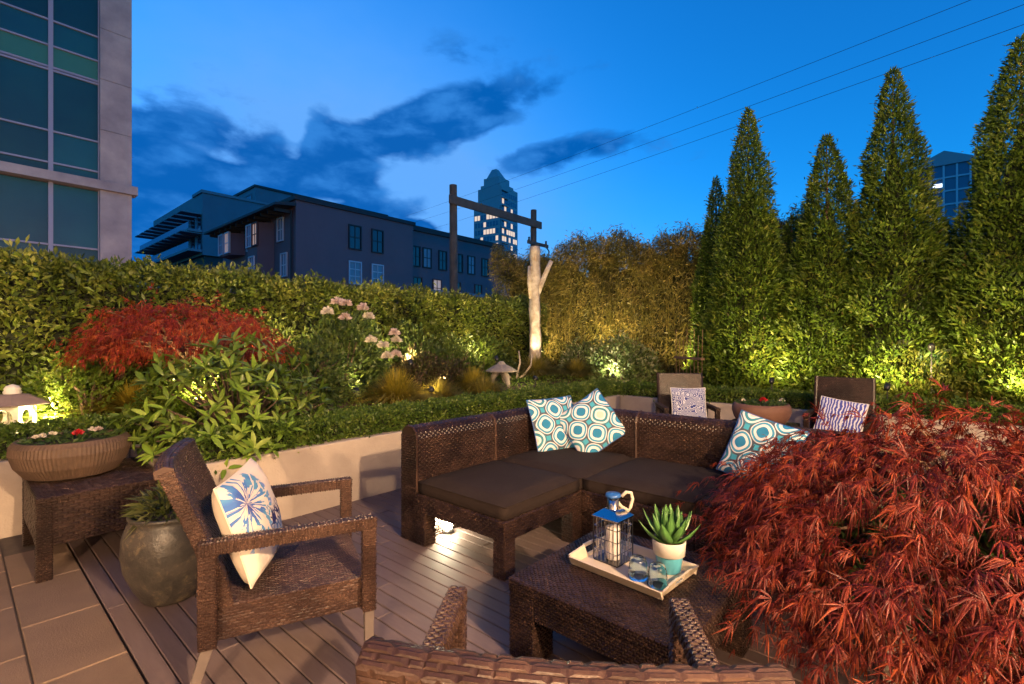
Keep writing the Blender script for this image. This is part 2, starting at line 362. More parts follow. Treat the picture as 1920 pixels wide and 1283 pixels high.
# ------------------------------------------------------------------ mesh helpers
class MB:
    """collects faces and links them as one mesh object"""
    def __init__(s): s.v = []; s.f = []; s.n = 0; s.uv = None
    def add(s, verts, faces):
        verts = np.asarray(verts, dtype=np.float64).reshape(-1, 3)
        groups = faces if isinstance(faces, list) and len(faces) and isinstance(faces[0], np.ndarray) else None
        if groups is None:
            by = {}
            for f in faces: by.setdefault(len(f), []).append(f)
            groups = [np.array(x, dtype=np.int64) for x in by.values()]
        for g in groups: s.f.append(g + s.n)
        s.v.append(verts); s.n += len(verts)
        return s
    def box(s, lo, hi, M=None):
        x0, y0, z0 = lo; x1, y1, z1 = hi
        v = np.array([[x0, y0, z0], [x1, y0, z0], [x1, y1, z0], [x0, y1, z0], [x0, y0, z1], [x1, y0, z1], [x1, y1, z1], [x0, y1, z1]], float)
        if M is not None: v = v @ np.array(M.to_3x3()).T + np.array(M.translation)
        return s.add(v, [(0, 3, 2, 1), (4, 5, 6, 7), (0, 1, 5, 4), (1, 2, 6, 5), (2, 3, 7, 6), (3, 0, 4, 7)])
    def tube(s, pts, radii, n=8, caps=True):
        pts = [np.asarray(p, float) for p in pts]
        k = len(pts)
        if isinstance(radii, (int, float)): radii = [radii] * k
        a = np.linspace(0, 2 * PI, n, endpoint=False)
        rings = []; ref = None
        for i in range(k):
            d = pts[min(i + 1, k - 1)] - pts[max(i - 1, 0)]
            d = d / (np.linalg.norm(d) + 1e-9)
            if ref is None: ref = np.array([1.0, 0, 0]) if abs(d[0]) < 0.9 else np.array([0, 1.0, 0])
            x = ref - d * np.dot(ref, d); x /= np.linalg.norm(x) + 1e-9; y = np.cross(d, x); ref = x
            rings.append(pts[i] + radii[i] * (np.cos(a)[:, None] * x + np.sin(a)[:, None] * y))
        v = np.concatenate(rings)
        i = np.arange(n); j = (i + 1) % n
        q = np.concatenate([np.stack([r * n + i, r * n + j, (r + 1) * n + j, (r + 1) * n + i], 1) for r in range(k - 1)])
        g = [q]
        if caps: g.append(np.array([list(range(n))[::-1]])); g.append(np.array([[(k - 1) * n + t for t in range(n)]]))
        return s.add(v, g)
    def lathe(s, prof, n=32, c=(0, 0, 0)):
        a = np.linspace(0, 2 * PI, n, endpoint=False)
        v = np.concatenate([np.stack([r * np.cos(a) + c[0], r * np.sin(a) + c[1], np.full(n, z + c[2])], 1) for r, z in prof])
        i = np.arange(n); j = (i + 1) % n
        q = np.concatenate([np.stack([k * n + i, k * n + j, (k + 1) * n + j, (k + 1) * n + i], 1) for k in range(len(prof) - 1)])
        return s.add(v, [q])
    def prism(s, poly, axis, lo, hi):
        """poly is a list of 2D points, pushed along the axis from lo to hi"""
        def p3(a, b, t): return {'x': (t, a, b), 'y': (a, t, b), 'z': (a, b, t)}[axis]
        n = len(poly)
        v = [p3(a, b, lo) for a, b in poly] + [p3(a, b, hi) for a, b in poly]
        f = [tuple(range(n)), tuple(range(2 * n - 1, n - 1, -1))] + [(i, n + i, n + (i + 1) % n, (i + 1) % n) for i in range(n)]
        return s.add(v, f)
    def weave(s, p00, p10, p11, p01, sw=0.030, sh=0.011, up=0.0048, gap=0.12):
        """strands in running bond over a quad; outward side = (p10-p00) x (p01-p00)"""
        P = [np.asarray(p, float) for p in (p00, p10, p11, p01)]
        wd = max(np.linalg.norm(P[1] - P[0]), np.linalg.norm(P[2] - P[3])); ht = max(np.linalg.norm(P[3] - P[0]), np.linalg.norm(P[2] - P[1]))
        nrm = np.cross(P[1] - P[0], P[3] - P[0]); nrm /= np.linalg.norm(nrm) + 1e-12
        nx = max(1, round(wd / sw)); ny = max(1, round(ht / sh))
        s.add(np.array(P), [(0, 1, 2, 3)])
        a0 = []; a1 = []; b0 = []; b1 = []
        for j in range(ny):
            o = 0.5 if j % 2 else 0.0
            e = np.arange(-1 if o else 0, nx) + o
            lo = np.clip(e + gap * 0.5, 0, nx) / nx; hi = np.clip(e + 1 - gap * 0.5, 0, nx) / nx
            k = hi - lo > 0.15 / nx
            lo, hi = lo[k], hi[k]
            a0.append(lo); a1.append(hi); b0.append(np.full(len(lo), (j + gap * 0.5) / ny)); b1.append(np.full(len(lo), (j + 1 - gap * 0.5) / ny))
        a0, a1, b0, b1 = map(np.concatenate, (a0, a1, b0, b1))
        def bil(a, b): a = a[:, None]; b = b[:, None]; return P[0] * (1 - a) * (1 - b) + P[1] * a * (1 - b) + P[2] * a * b + P[3] * (1 - a) * b
        n = len(a0)
        ia = (a1 - a0) * 0.16; ib = (b1 - b0) * 0.22
        hh = (up * rng.uniform(0.6, 1.2, n))[:, None] * nrm
        v = np.stack([bil(a0, b0), bil(a1, b0), bil(a1, b1), bil(a0, b1),
                      bil(a0 + ia, b0 + ib) + hh, bil(a1 - ia, b0 + ib) + hh, bil(a1 - ia, b1 - ib) + hh, bil(a0 + ia, b1 - ib) + hh], 1).reshape(-1, 3)
        t = np.array([[4, 5, 6, 7], [0, 1, 5, 4], [1, 2, 6, 5], [2, 3, 7, 6], [3, 0, 4, 7]])
        q = (np.arange(n)[:, None, None] * 8 + t).reshape(-1, 4)
        return s.add(v, [q])
    def wbox(s, lo, hi, M=None, sw=0.030, sh=0.011, faces='xXyYzZ', turn='', up=0.0048):
        x0, y0, z0 = lo; x1, y1, z1 = hi
        F = {'x': [(x0, y1, z0), (x0, y0, z0), (x0, y0, z1), (x0, y1, z1)], 'X': [(x1, y0, z0), (x1, y1, z0), (x1, y1, z1), (x1, y0, z1)],
             'y': [(x0, y0, z0), (x1, y0, z0), (x1, y0, z1), (x0, y0, z1)], 'Y': [(x1, y1, z0), (x0, y1, z0), (x0, y1, z1), (x1, y1, z1)],
             'z': [(x0, y1, z0), (x1, y1, z0), (x1, y0, z0), (x0, y0, z0)], 'Z': [(x0, y0, z1), (x1, y0, z1), (x1, y1, z1), (x0, y1, z1)]}
        for k in faces:
            q = [np.array(p, float) for p in F[k]]
            if M is not None: q = [np.array(M @ Vector(p)) for p in q]
            if k in turn: q = q[1:] + q[:1]
            s.weave(*q, sw=sw, sh=sh, up=up)
        return s
    def blades(s, p, d, side, L, W, fold=0.0, droop=0.0, two=False):
        """leaves: p base, d direction, side width direction, all (N,3)"""
        L = np.broadcast_to(L, len(p))[:, None]; W = np.broadcast_to(W, len(p))[:, None]
        nrm = np.cross(side, d)
        n = len(p); o = np.arange(n)[:, None]
        if not two:
            mid = p + d * L * 0.45
            v = np.stack([p, mid + side * W * 0.5, p + d * L + np.array([0, 0, -1.0]) * L * droop, mid - side * W * 0.5], 1).reshape(-1, 3)
            return s.add(v, [o * 4 + np.arange(4)])
        mid = p + d * L * 0.42 - nrm * W * fold
        tip = p + d * L + np.array([0, 0, -1.0]) * L * droop
        v = np.stack([p, mid + side * W * 0.5 + nrm * W * fold, tip, mid - side * W * 0.5 + nrm * W * fold, mid], 1).reshape(-1, 3)
        q = np.concatenate([o * 5 + np.array([0, 1, 2, 4]), o * 5 + np.array([0, 4, 2, 3])])
        return s.add(v, [q])
    def mesh(s, name):
        me = bpy.data.meshes.new(name)
        v = np.concatenate(s.v); me.vertices.add(len(v)); me.vertices.foreach_set('co', v.astype(np.float32).ravel())
        loops = np.concatenate([g.ravel() for g in s.f]); tot = np.concatenate([np.full(len(g), g.shape[1]) for g in s.f])
        me.loops.add(len(loops)); me.loops.foreach_set('vertex_index', loops.astype(np.int32))
        st = np.concatenate([[0], np.cumsum(tot)[:-1]])
        me.polygons.add(len(tot)); me.polygons.foreach_set('loop_start', st.astype(np.int32))
        me.polygons.foreach_set('use_smooth', np.zeros(len(tot), bool)); me.update(calc_edges=True); me.validate()
        return me
    def build(s, name, mat, parent=None, smooth=False, bevel=0.0, kind=None):
        me = s.mesh(name)
        me.materials.append(MATS[mat])
        if smooth: me.polygons.foreach_set('use_smooth', np.ones(len(me.polygons), bool))
        o = bpy.data.objects.new(name, me); col.objects.link(o)
        if parent is not None: o.parent = parent
        if bevel:
            b = o.modifiers.new('bevel', 'BEVEL'); b.width = bevel; b.segments = 2; b.limit_method = 'ANGLE'
        if kind: o['kind'] = kind
        return o
def tag(o, label, cat, group=None):
    o['label'] = label; o['category'] = cat
    if group: o['group'] = group
    return o
def thing(name, label, cat, loc=(0, 0, 0), rz=0.0, group=None):
    o = bpy.data.objects.new(name, None); col.objects.link(o)
    o.empty_display_size = 0.1
    o.location = loc; o.rotation_euler = (0, 0, rz)
    return tag(o, label, cat, group)
def struct(o): o['kind'] = 'structure'; return o
def inst(me, name, parent, loc=(0, 0, 0), rot=(0, 0, 0), sc=(1, 1, 1)):
    o = bpy.data.objects.new(name, me); col.objects.link(o); o.parent = parent
    o.location = loc; o.rotation_euler = rot; o.scale = sc
    return o
def dup(root, loc, rz, label, group=None):
    r = root.copy(); col.objects.link(r); r.location = loc; r.rotation_euler = (0, 0, rz); r['label'] = label
    if group: r['group'] = group
    for ch in list(root.children):
        c = ch.copy(); col.objects.link(c); c.parent = r
        for g in list(ch.children):
            d = g.copy(); col.objects.link(d); d.parent = c
    return r
def unit(a): return a / (np.linalg.norm(a, axis=-1, keepdims=True) + 1e-9)
def rdir(n): return unit(rng.normal(size=(n, 3)))
def sides(d, tilt=1.0):
    r = rdir(len(d)) * tilt + np.array([0, 0, 0.0])
    return unit(np.cross(d, r))

# ------------------------------------------------------------------ ground, paving, deck, planters
g = MB(); g.add([(-1500, -1500, -0.12), (1500, -1500, -0.12), (1500, 1500, -0.12), (-1500, 1500, -0.12)], [(0, 1, 2, 3)])
struct(g.build('ground', 'ground'))
WALL_Y, WALL_X, WALL_B = 3.88, 7.10, 5.07
paving = MB(); paving.box((-3.1, -3.5, -0.10), (0.525, WALL_B + 0.1, -0.012))
paving = struct(paving.build('paving', 'grout'))
def slab(name, x0, x1, y0, y1, z0, z1, ch):
    """chamfered slab about its own centre"""
    hx, hy = (x1 - x0) / 2, (y1 - y0) / 2
    v = [(-hx, -hy, z0), (hx, -hy, z0), (hx, hy, z0), (-hx, hy, z0), (-hx, -hy, z1 - ch), (hx, -hy, z1 - ch), (hx, hy, z1 - ch), (-hx, hy, z1 - ch),
         (-hx + ch, -hy + ch, z1), (hx - ch, -hy + ch, z1), (hx - ch, hy - ch, z1), (-hx + ch, hy - ch, z1)]
    f = [(8, 9, 10, 11)] + [(a, (a + 1) % 4, 4 + (a + 1) % 4, 4 + a) for a in range(4)] + [(4 + a, 4 + (a + 1) % 4, 8 + (a + 1) % 4, 8 + a) for a in range(4)]
    return MB().add(v, f).mesh(name)
pm = slab('paver', 0, 0.602, 0, 0.602, -0.05, 0.0, 0.004); pm.materials.append(MATS['paver'])
for i, x in enumerate((-0.085, -0.695, -1.305, -1.915)):
    for k in range(-3, 8):
        y = 0.33 + k * 0.61
        if y > WALL_B - 0.25: continue
        inst(pm, 'paver', paving, (x, y, rng.uniform(-0.0012, 0.0012)))
pm2 = slab('paver', 0, 0.602, 0, 0.43, -0.05, 0.0, 0.004); pm2.materials.append(MATS['paver'])
for x in (-0.085, -0.695, -1.305, -1.915): inst(pm2, 'paver', paving, (x, 4.846, 0))
pm3 = slab('paver', 0, 0.300, 0, 0.602, -0.05, 0.0, 0.004); pm3.materials.append(MATS['paver'])
for k in range(-3, 7): inst(pm3, 'paver', paving, (0.373, 0.33 + 0.3 + k * 0.61, 0))
deck = MB(); deck.box((0.527, -3.5, -0.10), (WALL_X + 0.05, WALL_Y + 0.05, -0.03)); deck.box((0.527, WALL_Y + 0.05, -0.10), (0.98, WALL_B, -0.03))
deck = struct(deck.build('deck', 'joint_dark'))
BW = 0.0885
bx = 0.53; nb = 0
blen = {}
while bx + BW < WALL_X + 0.02:
    y1 = WALL_B if bx + BW < 0.98 else WALL_Y
    y = -1.6 - (nb * 1.09) % 2.44
    while y < y1:
        e = min(y + 2.44, y1)
        if e - y > 0.05 and not (bx > 3.2 and e < -0.6):
            L = round(e - y - 0.004, 3)
            if L not in blen:
                me = slab('board', 0, BW - 0.006, 0, L, -0.03, 0.0, 0.003); me.materials.append(MATS['deck_board']); blen[L] = me
            inst(blen[L], 'board', deck, (bx + BW / 2, (y + e) / 2, rng.uniform(-0.0008, 0.0008)))
        y = e
    bx += BW; nb += 1
def wall(name, label, boxes):
    t = thing(name, label, 'wall')
    for kind, lo, hi in boxes: MB().box(lo, hi).build(kind, 'concrete', t, bevel=0.012)
    return t
wall('planter_wall', 'pale concrete planter wall running behind the sofa and armchair', [('wall_panel', (0.98, WALL_Y, -0.1), (2.9, WALL_Y + 0.16, 0.54)), ('wall_panel', (2.906, WALL_Y, -0.1), (5.1, WALL_Y + 0.16, 0.54)), ('wall_panel', (5.106, WALL_Y, -0.1), (WALL_X + 0.16, WALL_Y + 0.16, 0.54)), ('wall_panel', (0.98, WALL_Y + 0.163, -0.1), (1.14, WALL_B + 0.16, 0.54))])
wall('planter_wall', 'short concrete planter wall behind the wicker side table', [('wall_panel', (-3.0, WALL_B, -0.1), (-1.0, WALL_B + 0.16, 0.54)), ('wall_panel', (-0.994, WALL_B, -0.1), (0.977, WALL_B + 0.16, 0.54))])
wall('planter_wall', 'concrete planter wall behind the two far chairs', [('wall_panel', (WALL_X, 1.2, -0.1), (WALL_X + 0.16, WALL_Y - 0.003, 0.54)), ('wall_panel', (WALL_X, -2.4, -0.1), (WALL_X + 0.16, 1.194, 0.54))])
# soil, one gently mounded sheet per bed
def soil(x0, x1, y0, y1, fz):
    nx, ny = 40, 20
    gx, gy = np.meshgrid(np.linspace(x0, x1, nx), np.linspace(y0, y1, ny), indexing='ij')
    z = fz(gx, gy) + rng.normal(0, 0.012, gx.shape)
    i, j = np.meshgrid(np.arange(nx - 1), np.arange(ny - 1), indexing='ij'); a = (i * ny + j).ravel()
    m = MB(); m.add(np.stack([gx, gy, z], -1).reshape(-1, 3), [np.stack([a, a + ny, a + ny + 1, a + 1], 1)])
    return struct(m.build('planter_soil', 'soil', smooth=True))
def bump(x, y, cx, cy_, s): return np.exp(-((x - cx) ** 2 + (y - cy_) ** 2) / s ** 2)
def ramp01(t): t = np.clip(t, 0, 1); return t * t * (3 - 2 * t)
def soil_z(x, y):
    edge = WALL_Y + (WALL_B - WALL_Y) / (1 + np.exp((x - 1.0) / 0.12))
    return 0.46 + 0.24 * ramp01((y - edge - 0.35) / 0.9) + 0.6 * (0.0 + 0.20 * bump(x, y, 7.6, 6.2, 1.5) + 0.12 * bump(x, y, 2.6, 5.6, 1.0))
def sz(x, y, d=0.0): return float(soil_z(np.array(x, float), np.array(y, float))) + d
soil(1.12, 10.6, WALL_Y + 0.15, 7.4, soil_z)
soil(-3.0, 1.13, WALL_B + 0.15, 7.4, soil_z)
soil(WALL_X + 0.15, 10.6, -3.0, WALL_Y + 0.14, lambda x, y: 0.46 + 0 * x)
# the house behind, with two unseen wall lamps assumed to light the terrace
h = thing('house', 'rendered house wall round the terrace carrying the assumed wall lamps', 'house')
MB().box((-3.4, -3.8, -0.1), (-3.1, 9.0, 6.0)).build('wall', 'house_wall', h)
MB().box((-3.097, -3.8, -0.1), (7.0, -3.5, 6.0)).build('wall', 'house_wall', h)
WARM = (1.0, 0.66, 0.38)
def add_light(name, parent, loc, power, colr, typ='POINT', size=0.05, spot=None, aim=None, blend=0.6):
    l = bpy.data.lights.new(name, typ); l.energy = power; l.color = colr; l.shadow_soft_size = size
    o = bpy.data.objects.new(name, l); col.objects.link(o); o.parent = parent; o.location = loc
    if typ == 'SPOT':
        l.spot_size = R(spot); l.spot_blend = blend
        o.rotation_euler = Vector(aim).to_track_quat('-Z', 'Y').to_euler()
    return o
def assumed_wall_lamp(loc, rz, label, power):
    t = thing('assumed_wall_lamp', label, 'lamp', loc, rz, 'assumed wall lamps on the house')
    MB().box((0.003, -0.05, -0.12), (0.03, 0.05, 0.12)).build('back_plate', 'black_metal', t, bevel=0.005)
    MB().tube([(0.03, 0, 0.03), (0.10, 0, 0.03), (0.16, 0, 0.10)], 0.012, 8).build('arm', 'black_metal', t)
    MB().lathe([(0.0, 0.16), (0.05, 0.15), (0.12, 0.09), (0.122, 0.085), (0.05, 0.13), (0.0, 0.14)], 20, (0.16, 0, 0)).build('shade', 'black_metal', t, smooth=True)
    MB().lathe([(0.0, -0.03), (0.022, -0.025), (0.035, 0.0), (0.03, 0.03), (0.012, 0.06), (0.012, 0.1)], 16, (0.16, 0, 0)).build('bulb', 'bulb_warm', t, smooth=True)
    add_light('lamp_light', t, (0.30, 0, -0.08), power, WARM, size=0.07)
assumed_wall_lamp((-3.1, -1.75, 2.05), 0.0, 'assumed black wall lamp on the house side of the paving', 310)  # unseen lamp, assumed from the warm light and shadows
assumed_wall_lamp((0.5, -3.5, 3.4), R(90), 'assumed black wall lamp on the house side of the deck', 590)  # second unseen lamp, likewise assumed

# ------------------------------------------------------------------ wicker furniture
def armchair(label, loc, rz, group, hi=0.915, fine=True):
    t = thing('wicker_armchair', label, 'chair', loc, rz, group)
    sw, sh = (0.026, 0.0115) if fine else (0.036, 0.016)
    for s in (-1, 1):
        y0, y1 = sorted((s * 0.31, s * 0.362))
        MB().wbox((-0.33, y0, 0.585), (0.332, y1, 0.632), sw=0.024, sh=0.012, turn='yYzZ').build('arm', 'wicker_chair', t)
        for x0, x1 in ((0.280, 0.330), (-0.328, -0.272)):
            m = MB().wbox((x0, y0 + 0.001, 0.225), (x1, y1 - 0.001, 0.584), sw=0.024, sh=0.012, faces='xXyY')
            l = m.build('leg', 'wicker_chair', t)
            xc, yc = (x0 + x1) / 2, (y0 + y1) / 2
            sp = 0.0 if x0 > 0 else -0.07
            q = MB(); a, b = 0.021, 0.016
            q.add([(xc - a, yc - a, 0.226), (xc + a, yc - a, 0.226), (xc + a, yc + a, 0.226), (xc - a, yc + a, 0.226),
                   (xc - b + sp, yc - b, 0.0), (xc + b + sp, yc - b, 0.0), (xc + b + sp, yc + b, 0.0), (xc - b + sp, yc + b, 0.0)],
                  [(0, 1, 2, 3), (7, 6, 5, 4), (4, 5, 1, 0), (5, 6, 2, 1), (6, 7, 3, 2), (7, 4, 0, 3)])
            q.build('leg_foot', 'leg_metal', l, bevel=0.003)
    MB().wbox((-0.27, -0.309, 0.228), (0.305, 0.309, 0.358), sw=sw, sh=sh, up=0.0026).build('seat', 'wicker_chair', t)
    # backrest, leaning and slightly hollow, rolled over at the top
    m = MB(); K = 7; wy = 0.315
    zs = np.linspace(0.359, hi, K)
    xs = -0.215 - 0.20 * ((zs - 0.359) / (hi - 0.359)) ** 1.15
    th = 0.046
    ys = np.linspace(-wy, wy, 7); hol = -0.028 * (1 - (ys / wy) ** 2)
    for i in range(K - 1):
        for j in range(6):
            P = lambda jj, ii, o=0.0: (xs[ii] + hol[jj] - o, ys[jj], zs[ii] - o * 0.3)
            m.weave(P(j, i), P(j + 1, i), P(j + 1, i + 1), P(j, i + 1), sw=sw, sh=sh)
            m.weave(P(j + 1, i, th), P(j, i, th), P(j, i + 1, th), P(j + 1, i + 1, th), sw=sw, sh=sh)
        for jj, fl in ((0, 1), (6, 0)):
            a, b = (P(jj, i, th), P(jj, i)), (P(jj, i + 1), P(jj, i + 1, th))
            q = [a[0], a[1], b[0], b[1]] if fl else [a[1], a[0], b[1], b[0]]
            m.weave(*q, sw=0.023, sh=0.012)
    m.build('backrest', 'wicker_chair', t)
    # rolled top rail with wide wrapped strands
    m = MB()
    for j in range(6):
        prof = [(-th - 0.008, -0.03), (-th - 0.012, 0.0), (-th * 0.55, 0.016), (0.004, 0.006), (0.010, -0.028)]
        for a in range(4):
            (x0, z0), (x1, z1) = prof[a], prof[a + 1]
            def Q(jj, x, z): return (xs[-1] + hol[jj] + x, ys[jj] * 1.003, hi + z)
            m.weave(Q(j + 1, x0, z0), Q(j, x0, z0), Q(j, x1, z1), Q(j + 1, x1, z1), sw=0.052, sh=0.0135, up=0.0032, gap=0.07)
    for s, jj in ((-1, 0), (1, 6)):
        pts = [(xs[-1] + hol[jj] + x, s * (wy * 1.003), hi + z) for x, z in prof]
        m.add(pts, [tuple(range(5)) if s < 0 else tuple(range(4, -1, -1))])
    m.build('top_rail', 'wicker_chair', t)
    return t
armchair('brown wicker armchair with blue brushstroke pillow beside the bronze urn', (1.05, 2.317, 0), R(-22), 'wicker armchairs')
armchair('brown wicker armchair with its back turned, in front of the coffee table', (0.965, 0.67, 0), R(35), 'wicker armchairs')
def side_chair(label, loc, rz):
    t = thing('wicker_chair', label, 'chair', loc, rz, 'high-backed chairs by the far planter')
    for s in (-1, 1):
        y0, y1 = sorted((s * 0.262, s * 0.312))
        MB().wbox((-0.25, y0, 0.60), (0.26, y1, 0.64), sw=0.04, sh=0.016, turn='yYzZ').build('arm', 'wicker', t)
        for x0 in (0.21, -0.25):
            MB().wbox((x0, y0 + 0.002, 0.0), (x0 + 0.046, y1 - 0.002, 0.599), sw=0.04, sh=0.016, faces='xXyYz').build('leg', 'wicker', t)
    MB().wbox((-0.25, -0.26, 0.36), (0.25, 0.26, 0.43), sw=0.036, sh=0.016).build('seat', 'wicker', t)
    m = MB(); z0, z1, xa, xb, th = 0.43, 1.0, -0.19, -0.32, 0.04
    A = [(xa, -0.26, z0), (xa, 0.26, z0), (xb, 0.26, z1), (xb, -0.26, z1)]
    B = [(x - th, y, z) for x, y, z in A]
    for q in ([A[0], A[1], A[2], A[3]], [B[1], B[0], B[3], B[2]], [B[0], A[0], A[3], B[3]], [A[1], B[1], B[2], A[2]], [A[3], A[2], B[2], B[3]]):
        m.weave(*q, sw=0.022, sh=0.016)
    m.build('backrest', 'wicker', t)
    for s in (-1, 1): MB().tube([(xa - 0.02, s * 0.262, z0), (xb - 0.02, s * 0.262, z1 + 0.006)], 0.024, 8).build('back_post', 'wicker', t)
    return t
side_chair('high-backed wicker chair with square navy medallion pillow by the planter wall', (5.80, 2.28, 0), R(216))
side_chair('high-backed wicker chair with slumped blue feather-pattern pillow', (6.22, 0.78, 0), R(182))

SOFA_H = 0.80
def sofa_module(label, x0, x1, y0, y1, backs, legs):
    t = thing('sofa_module', label, 'sofa', ((x0 + x1) / 2, (y0 + y1) / 2, 0), 0, 'sofa modules of the corner sofa')
    ox, oy = (x0 + x1) / 2, (y0 + y1) / 2
    x0 -= ox; x1 -= ox; y0 -= oy; y1 -= oy
    g = 0.004
    x0 += g; x1 -= g
    BT = 0.175
    ix1 = x1 - (BT if 'X' in backs else 0); iy1 = y1 - (BT if 'Y' in backs else 0)
    MB().wbox((x0, y0, 0.225), (ix1, iy1, 0.34), sw=0.042, sh=0.017).build('seat_frame', 'wicker', t)
    prof = [(0.0, 0.72), (0.012, 0.765), (0.045, 0.795), (0.09, 0.805), (0.135, 0.795), (0.165, 0.765), (BT, 0.72)]
    def back(run0, run1, axis, z0=0.0):
        m = MB()
        def W(r, d, z): return (r, iy1 + d, z) if axis == 'Y' else (ix1 + d, r, z)
        pr = [(0.0, z0)] + prof + [(BT, z0)]
        for (d0, za), (d1, zb) in zip(pr[:-1], pr[1:]):
            q = [W(run0, d0, za), W(run1, d0, za), W(run1, d1, zb), W(run0, d1, zb)]
            if axis == 'X': q = [q[1], q[0], q[3], q[2]]
            m.weave(*q, sw=0.042, sh=0.017)
        for r, fl in ((run0, 0), (run1, 1)):
            pts = [W(r, d, z) for d, z in pr]
            n = len(pts)
            m.add(pts, [tuple(range(n)) if (fl ^ (axis == 'X')) else tuple(range(n - 1, -1, -1))])
            m2 = [W(r, BT, z0), W(r, 0, z0), W(r, 0, 0.74), W(r, BT, 0.74)]
            if fl ^ (axis == 'X'): m2 = [m2[1], m2[0], m2[3], m2[2]]
            m.weave(*m2, sw=0.042, sh=0.017)
        m.build('backrest', 'wicker', t)
        for r in (run0 + 0.002, run1 - 0.002):
            e = MB(); e.tube([W(r, d - (0.004 if d < 0.09 else -0.004), z + 0.004) for d, z in [(0.0, 0.36)] + prof[:4]], 0.007, 6)
            e.build('edge_braid', 'wicker_chair', t)
    if 'Y' in backs: back(x0, x1, 'Y')
    if 'X' in backs: back(y0, (iy1 - 0.004) if 'Y' in backs else y1, 'X')
    L = 0.095
    for k in legs:
        lx = x0 if k[0] == 'x' else ix1 - L; ly = y0 if k[1] == 'y' else iy1 - L
        MB().wbox((lx + 0.001, ly + 0.001, 0.0), (lx + L - 0.001, ly + L - 0.001, 0.224), sw=0.042, sh=0.017, faces='xXyY').build('leg', 'wicker', t)
    # cushion: rounded slab with a soft crown
    n = 14
    cx0, cx1, cy0, cy1 = x0 + 0.012, ix1 - 0.006, y0 + 0.008, iy1 - 0.006
    b = bpy.data.meshes.new('seat_cushion')
    m = MB()
    us = np.linspace(-1, 1, n)
    gu, gv = np.meshgrid(us, us, indexing='ij')
    rr = np.clip(1 - np.maximum(np.abs(gu), np.abs(gv)) ** 8, 0, 1)
    zt = 0.425 + 0.035 * rr ** 0.5 + 0.008 * (1 - gu ** 2) * (1 - gv ** 2)
    px = (cx0 + cx1) / 2 + gu * (cx1 - cx0) / 2; py = (cy0 + cy1) / 2 + gv * (cy1 - cy0) / 2
    i, j = np.meshgrid(np.arange(n - 1), np.arange(n - 1), indexing='ij'); a = (i * n + j).ravel()
    q = np.stack([a, a + n, a + n + 1, a + 1], 1)
    m.add(np.stack([px, py, zt], -1).reshape(-1, 3), [q])
    k0 = m.n
    edge = [(i_, 0) for i_ in range(n)] + [(n - 1, j_) for j_ in range(1, n)] + [(i_, n - 1) for i_ in range(n - 2, -1, -1)] + [(0, j_) for j_ in range(n - 2, 0, -1)]
    E = len(edge); ring = []
    for zz, ins in ((0.425, 0), (0.39, -0.004), (0.355, 0), (0.343, 0.01)):
        ring.append([((px[a_, b_] - (cx0 + cx1) / 2) * (1 - ins * 2) + (cx0 + cx1) / 2, (py[a_, b_] - (cy0 + cy1) / 2) * (1 - ins * 2) + (cy0 + cy1) / 2, zz) for a_, b_ in edge])
    v = np.array(ring).reshape(-1, 3); ii = np.arange(E); jj = (ii + 1) % E
    m.add(v, [np.concatenate([np.stack([(r + 1) * E + ii, (r + 1) * E + jj, r * E + jj, r * E + ii], 1) for r in range(3)])])
    cu = m.build('seat_cushion', 'cushion', t, smooth=True)
    ep = [(px[a_, b_], py[a_, b_], 0.424) for a_, b_ in edge]
    MB().tube(ep + ep[:1], 0.006, 6, caps=False).build('piping', 'cushion', cu, smooth=True)
    return t
sofa_module('left end module of the brown wicker corner sofa over the floor light', 2.12, 2.93, 1.91, 2.91, 'Y', ('xy', 'xY', 'Xy'))
sofa_module('corner module of the brown wicker sofa under the two overlapping teal pillows', 2.93, 3.96, 1.915, 2.91, 'XY', ('xy',))
sofa_module('middle module of the brown wicker sofa with bare woven backrest', 2.94, 3.96, 1.11, 1.911, 'X', ('xy', 'xY'))
sofa_module('end module of the brown wicker sofa mostly behind the red maple', 2.94, 3.96, 0.30, 1.106, 'X', ('xy', 'xY', 'Xy'))

# coffee table
t = thing('coffee_table', 'square brown wicker coffee table carrying the cream tray', 'table', (2.04, 1.05, 0))
s = 0.40
MB().wbox((-s, -s, 0.30), (s, s, 0.345), sw=0.024, sh=0.0125, turn='Z').build('table_top', 'wicker', t)
for ax, sg in (('x', -1), ('x', 1), ('y', -1), ('y', 1)):
    lo = [-s + 0.004, -s + 0.004, 0.20]; hi = [s - 0.004, s - 0.004, 0.299]
    i = 0 if ax == 'x' else 1; k = 1 - i
    if sg < 0: hi[i] = -s + 0.05
    else: lo[i] = s - 0.05
    lo[k] += 0.14; hi[k] -= 0.14
    MB().wbox(tuple(lo), tuple(hi), sw=0.024, sh=0.0125).build('apron', 'wicker', t)
for sx in (-1, 1):
    for sy in (-1, 1):
        a0, a1 = sorted((sx * (s - 0.003), sx * (s - 0.14))); b0, b1 = sorted((sy * (s - 0.003), sy * (s - 0.14)))
        MB().wbox((a0, b0, 0.0), (a1, b1, 0.299), sw=0.024, sh=0.0125, faces='xXyY').build('leg', 'wicker', t)
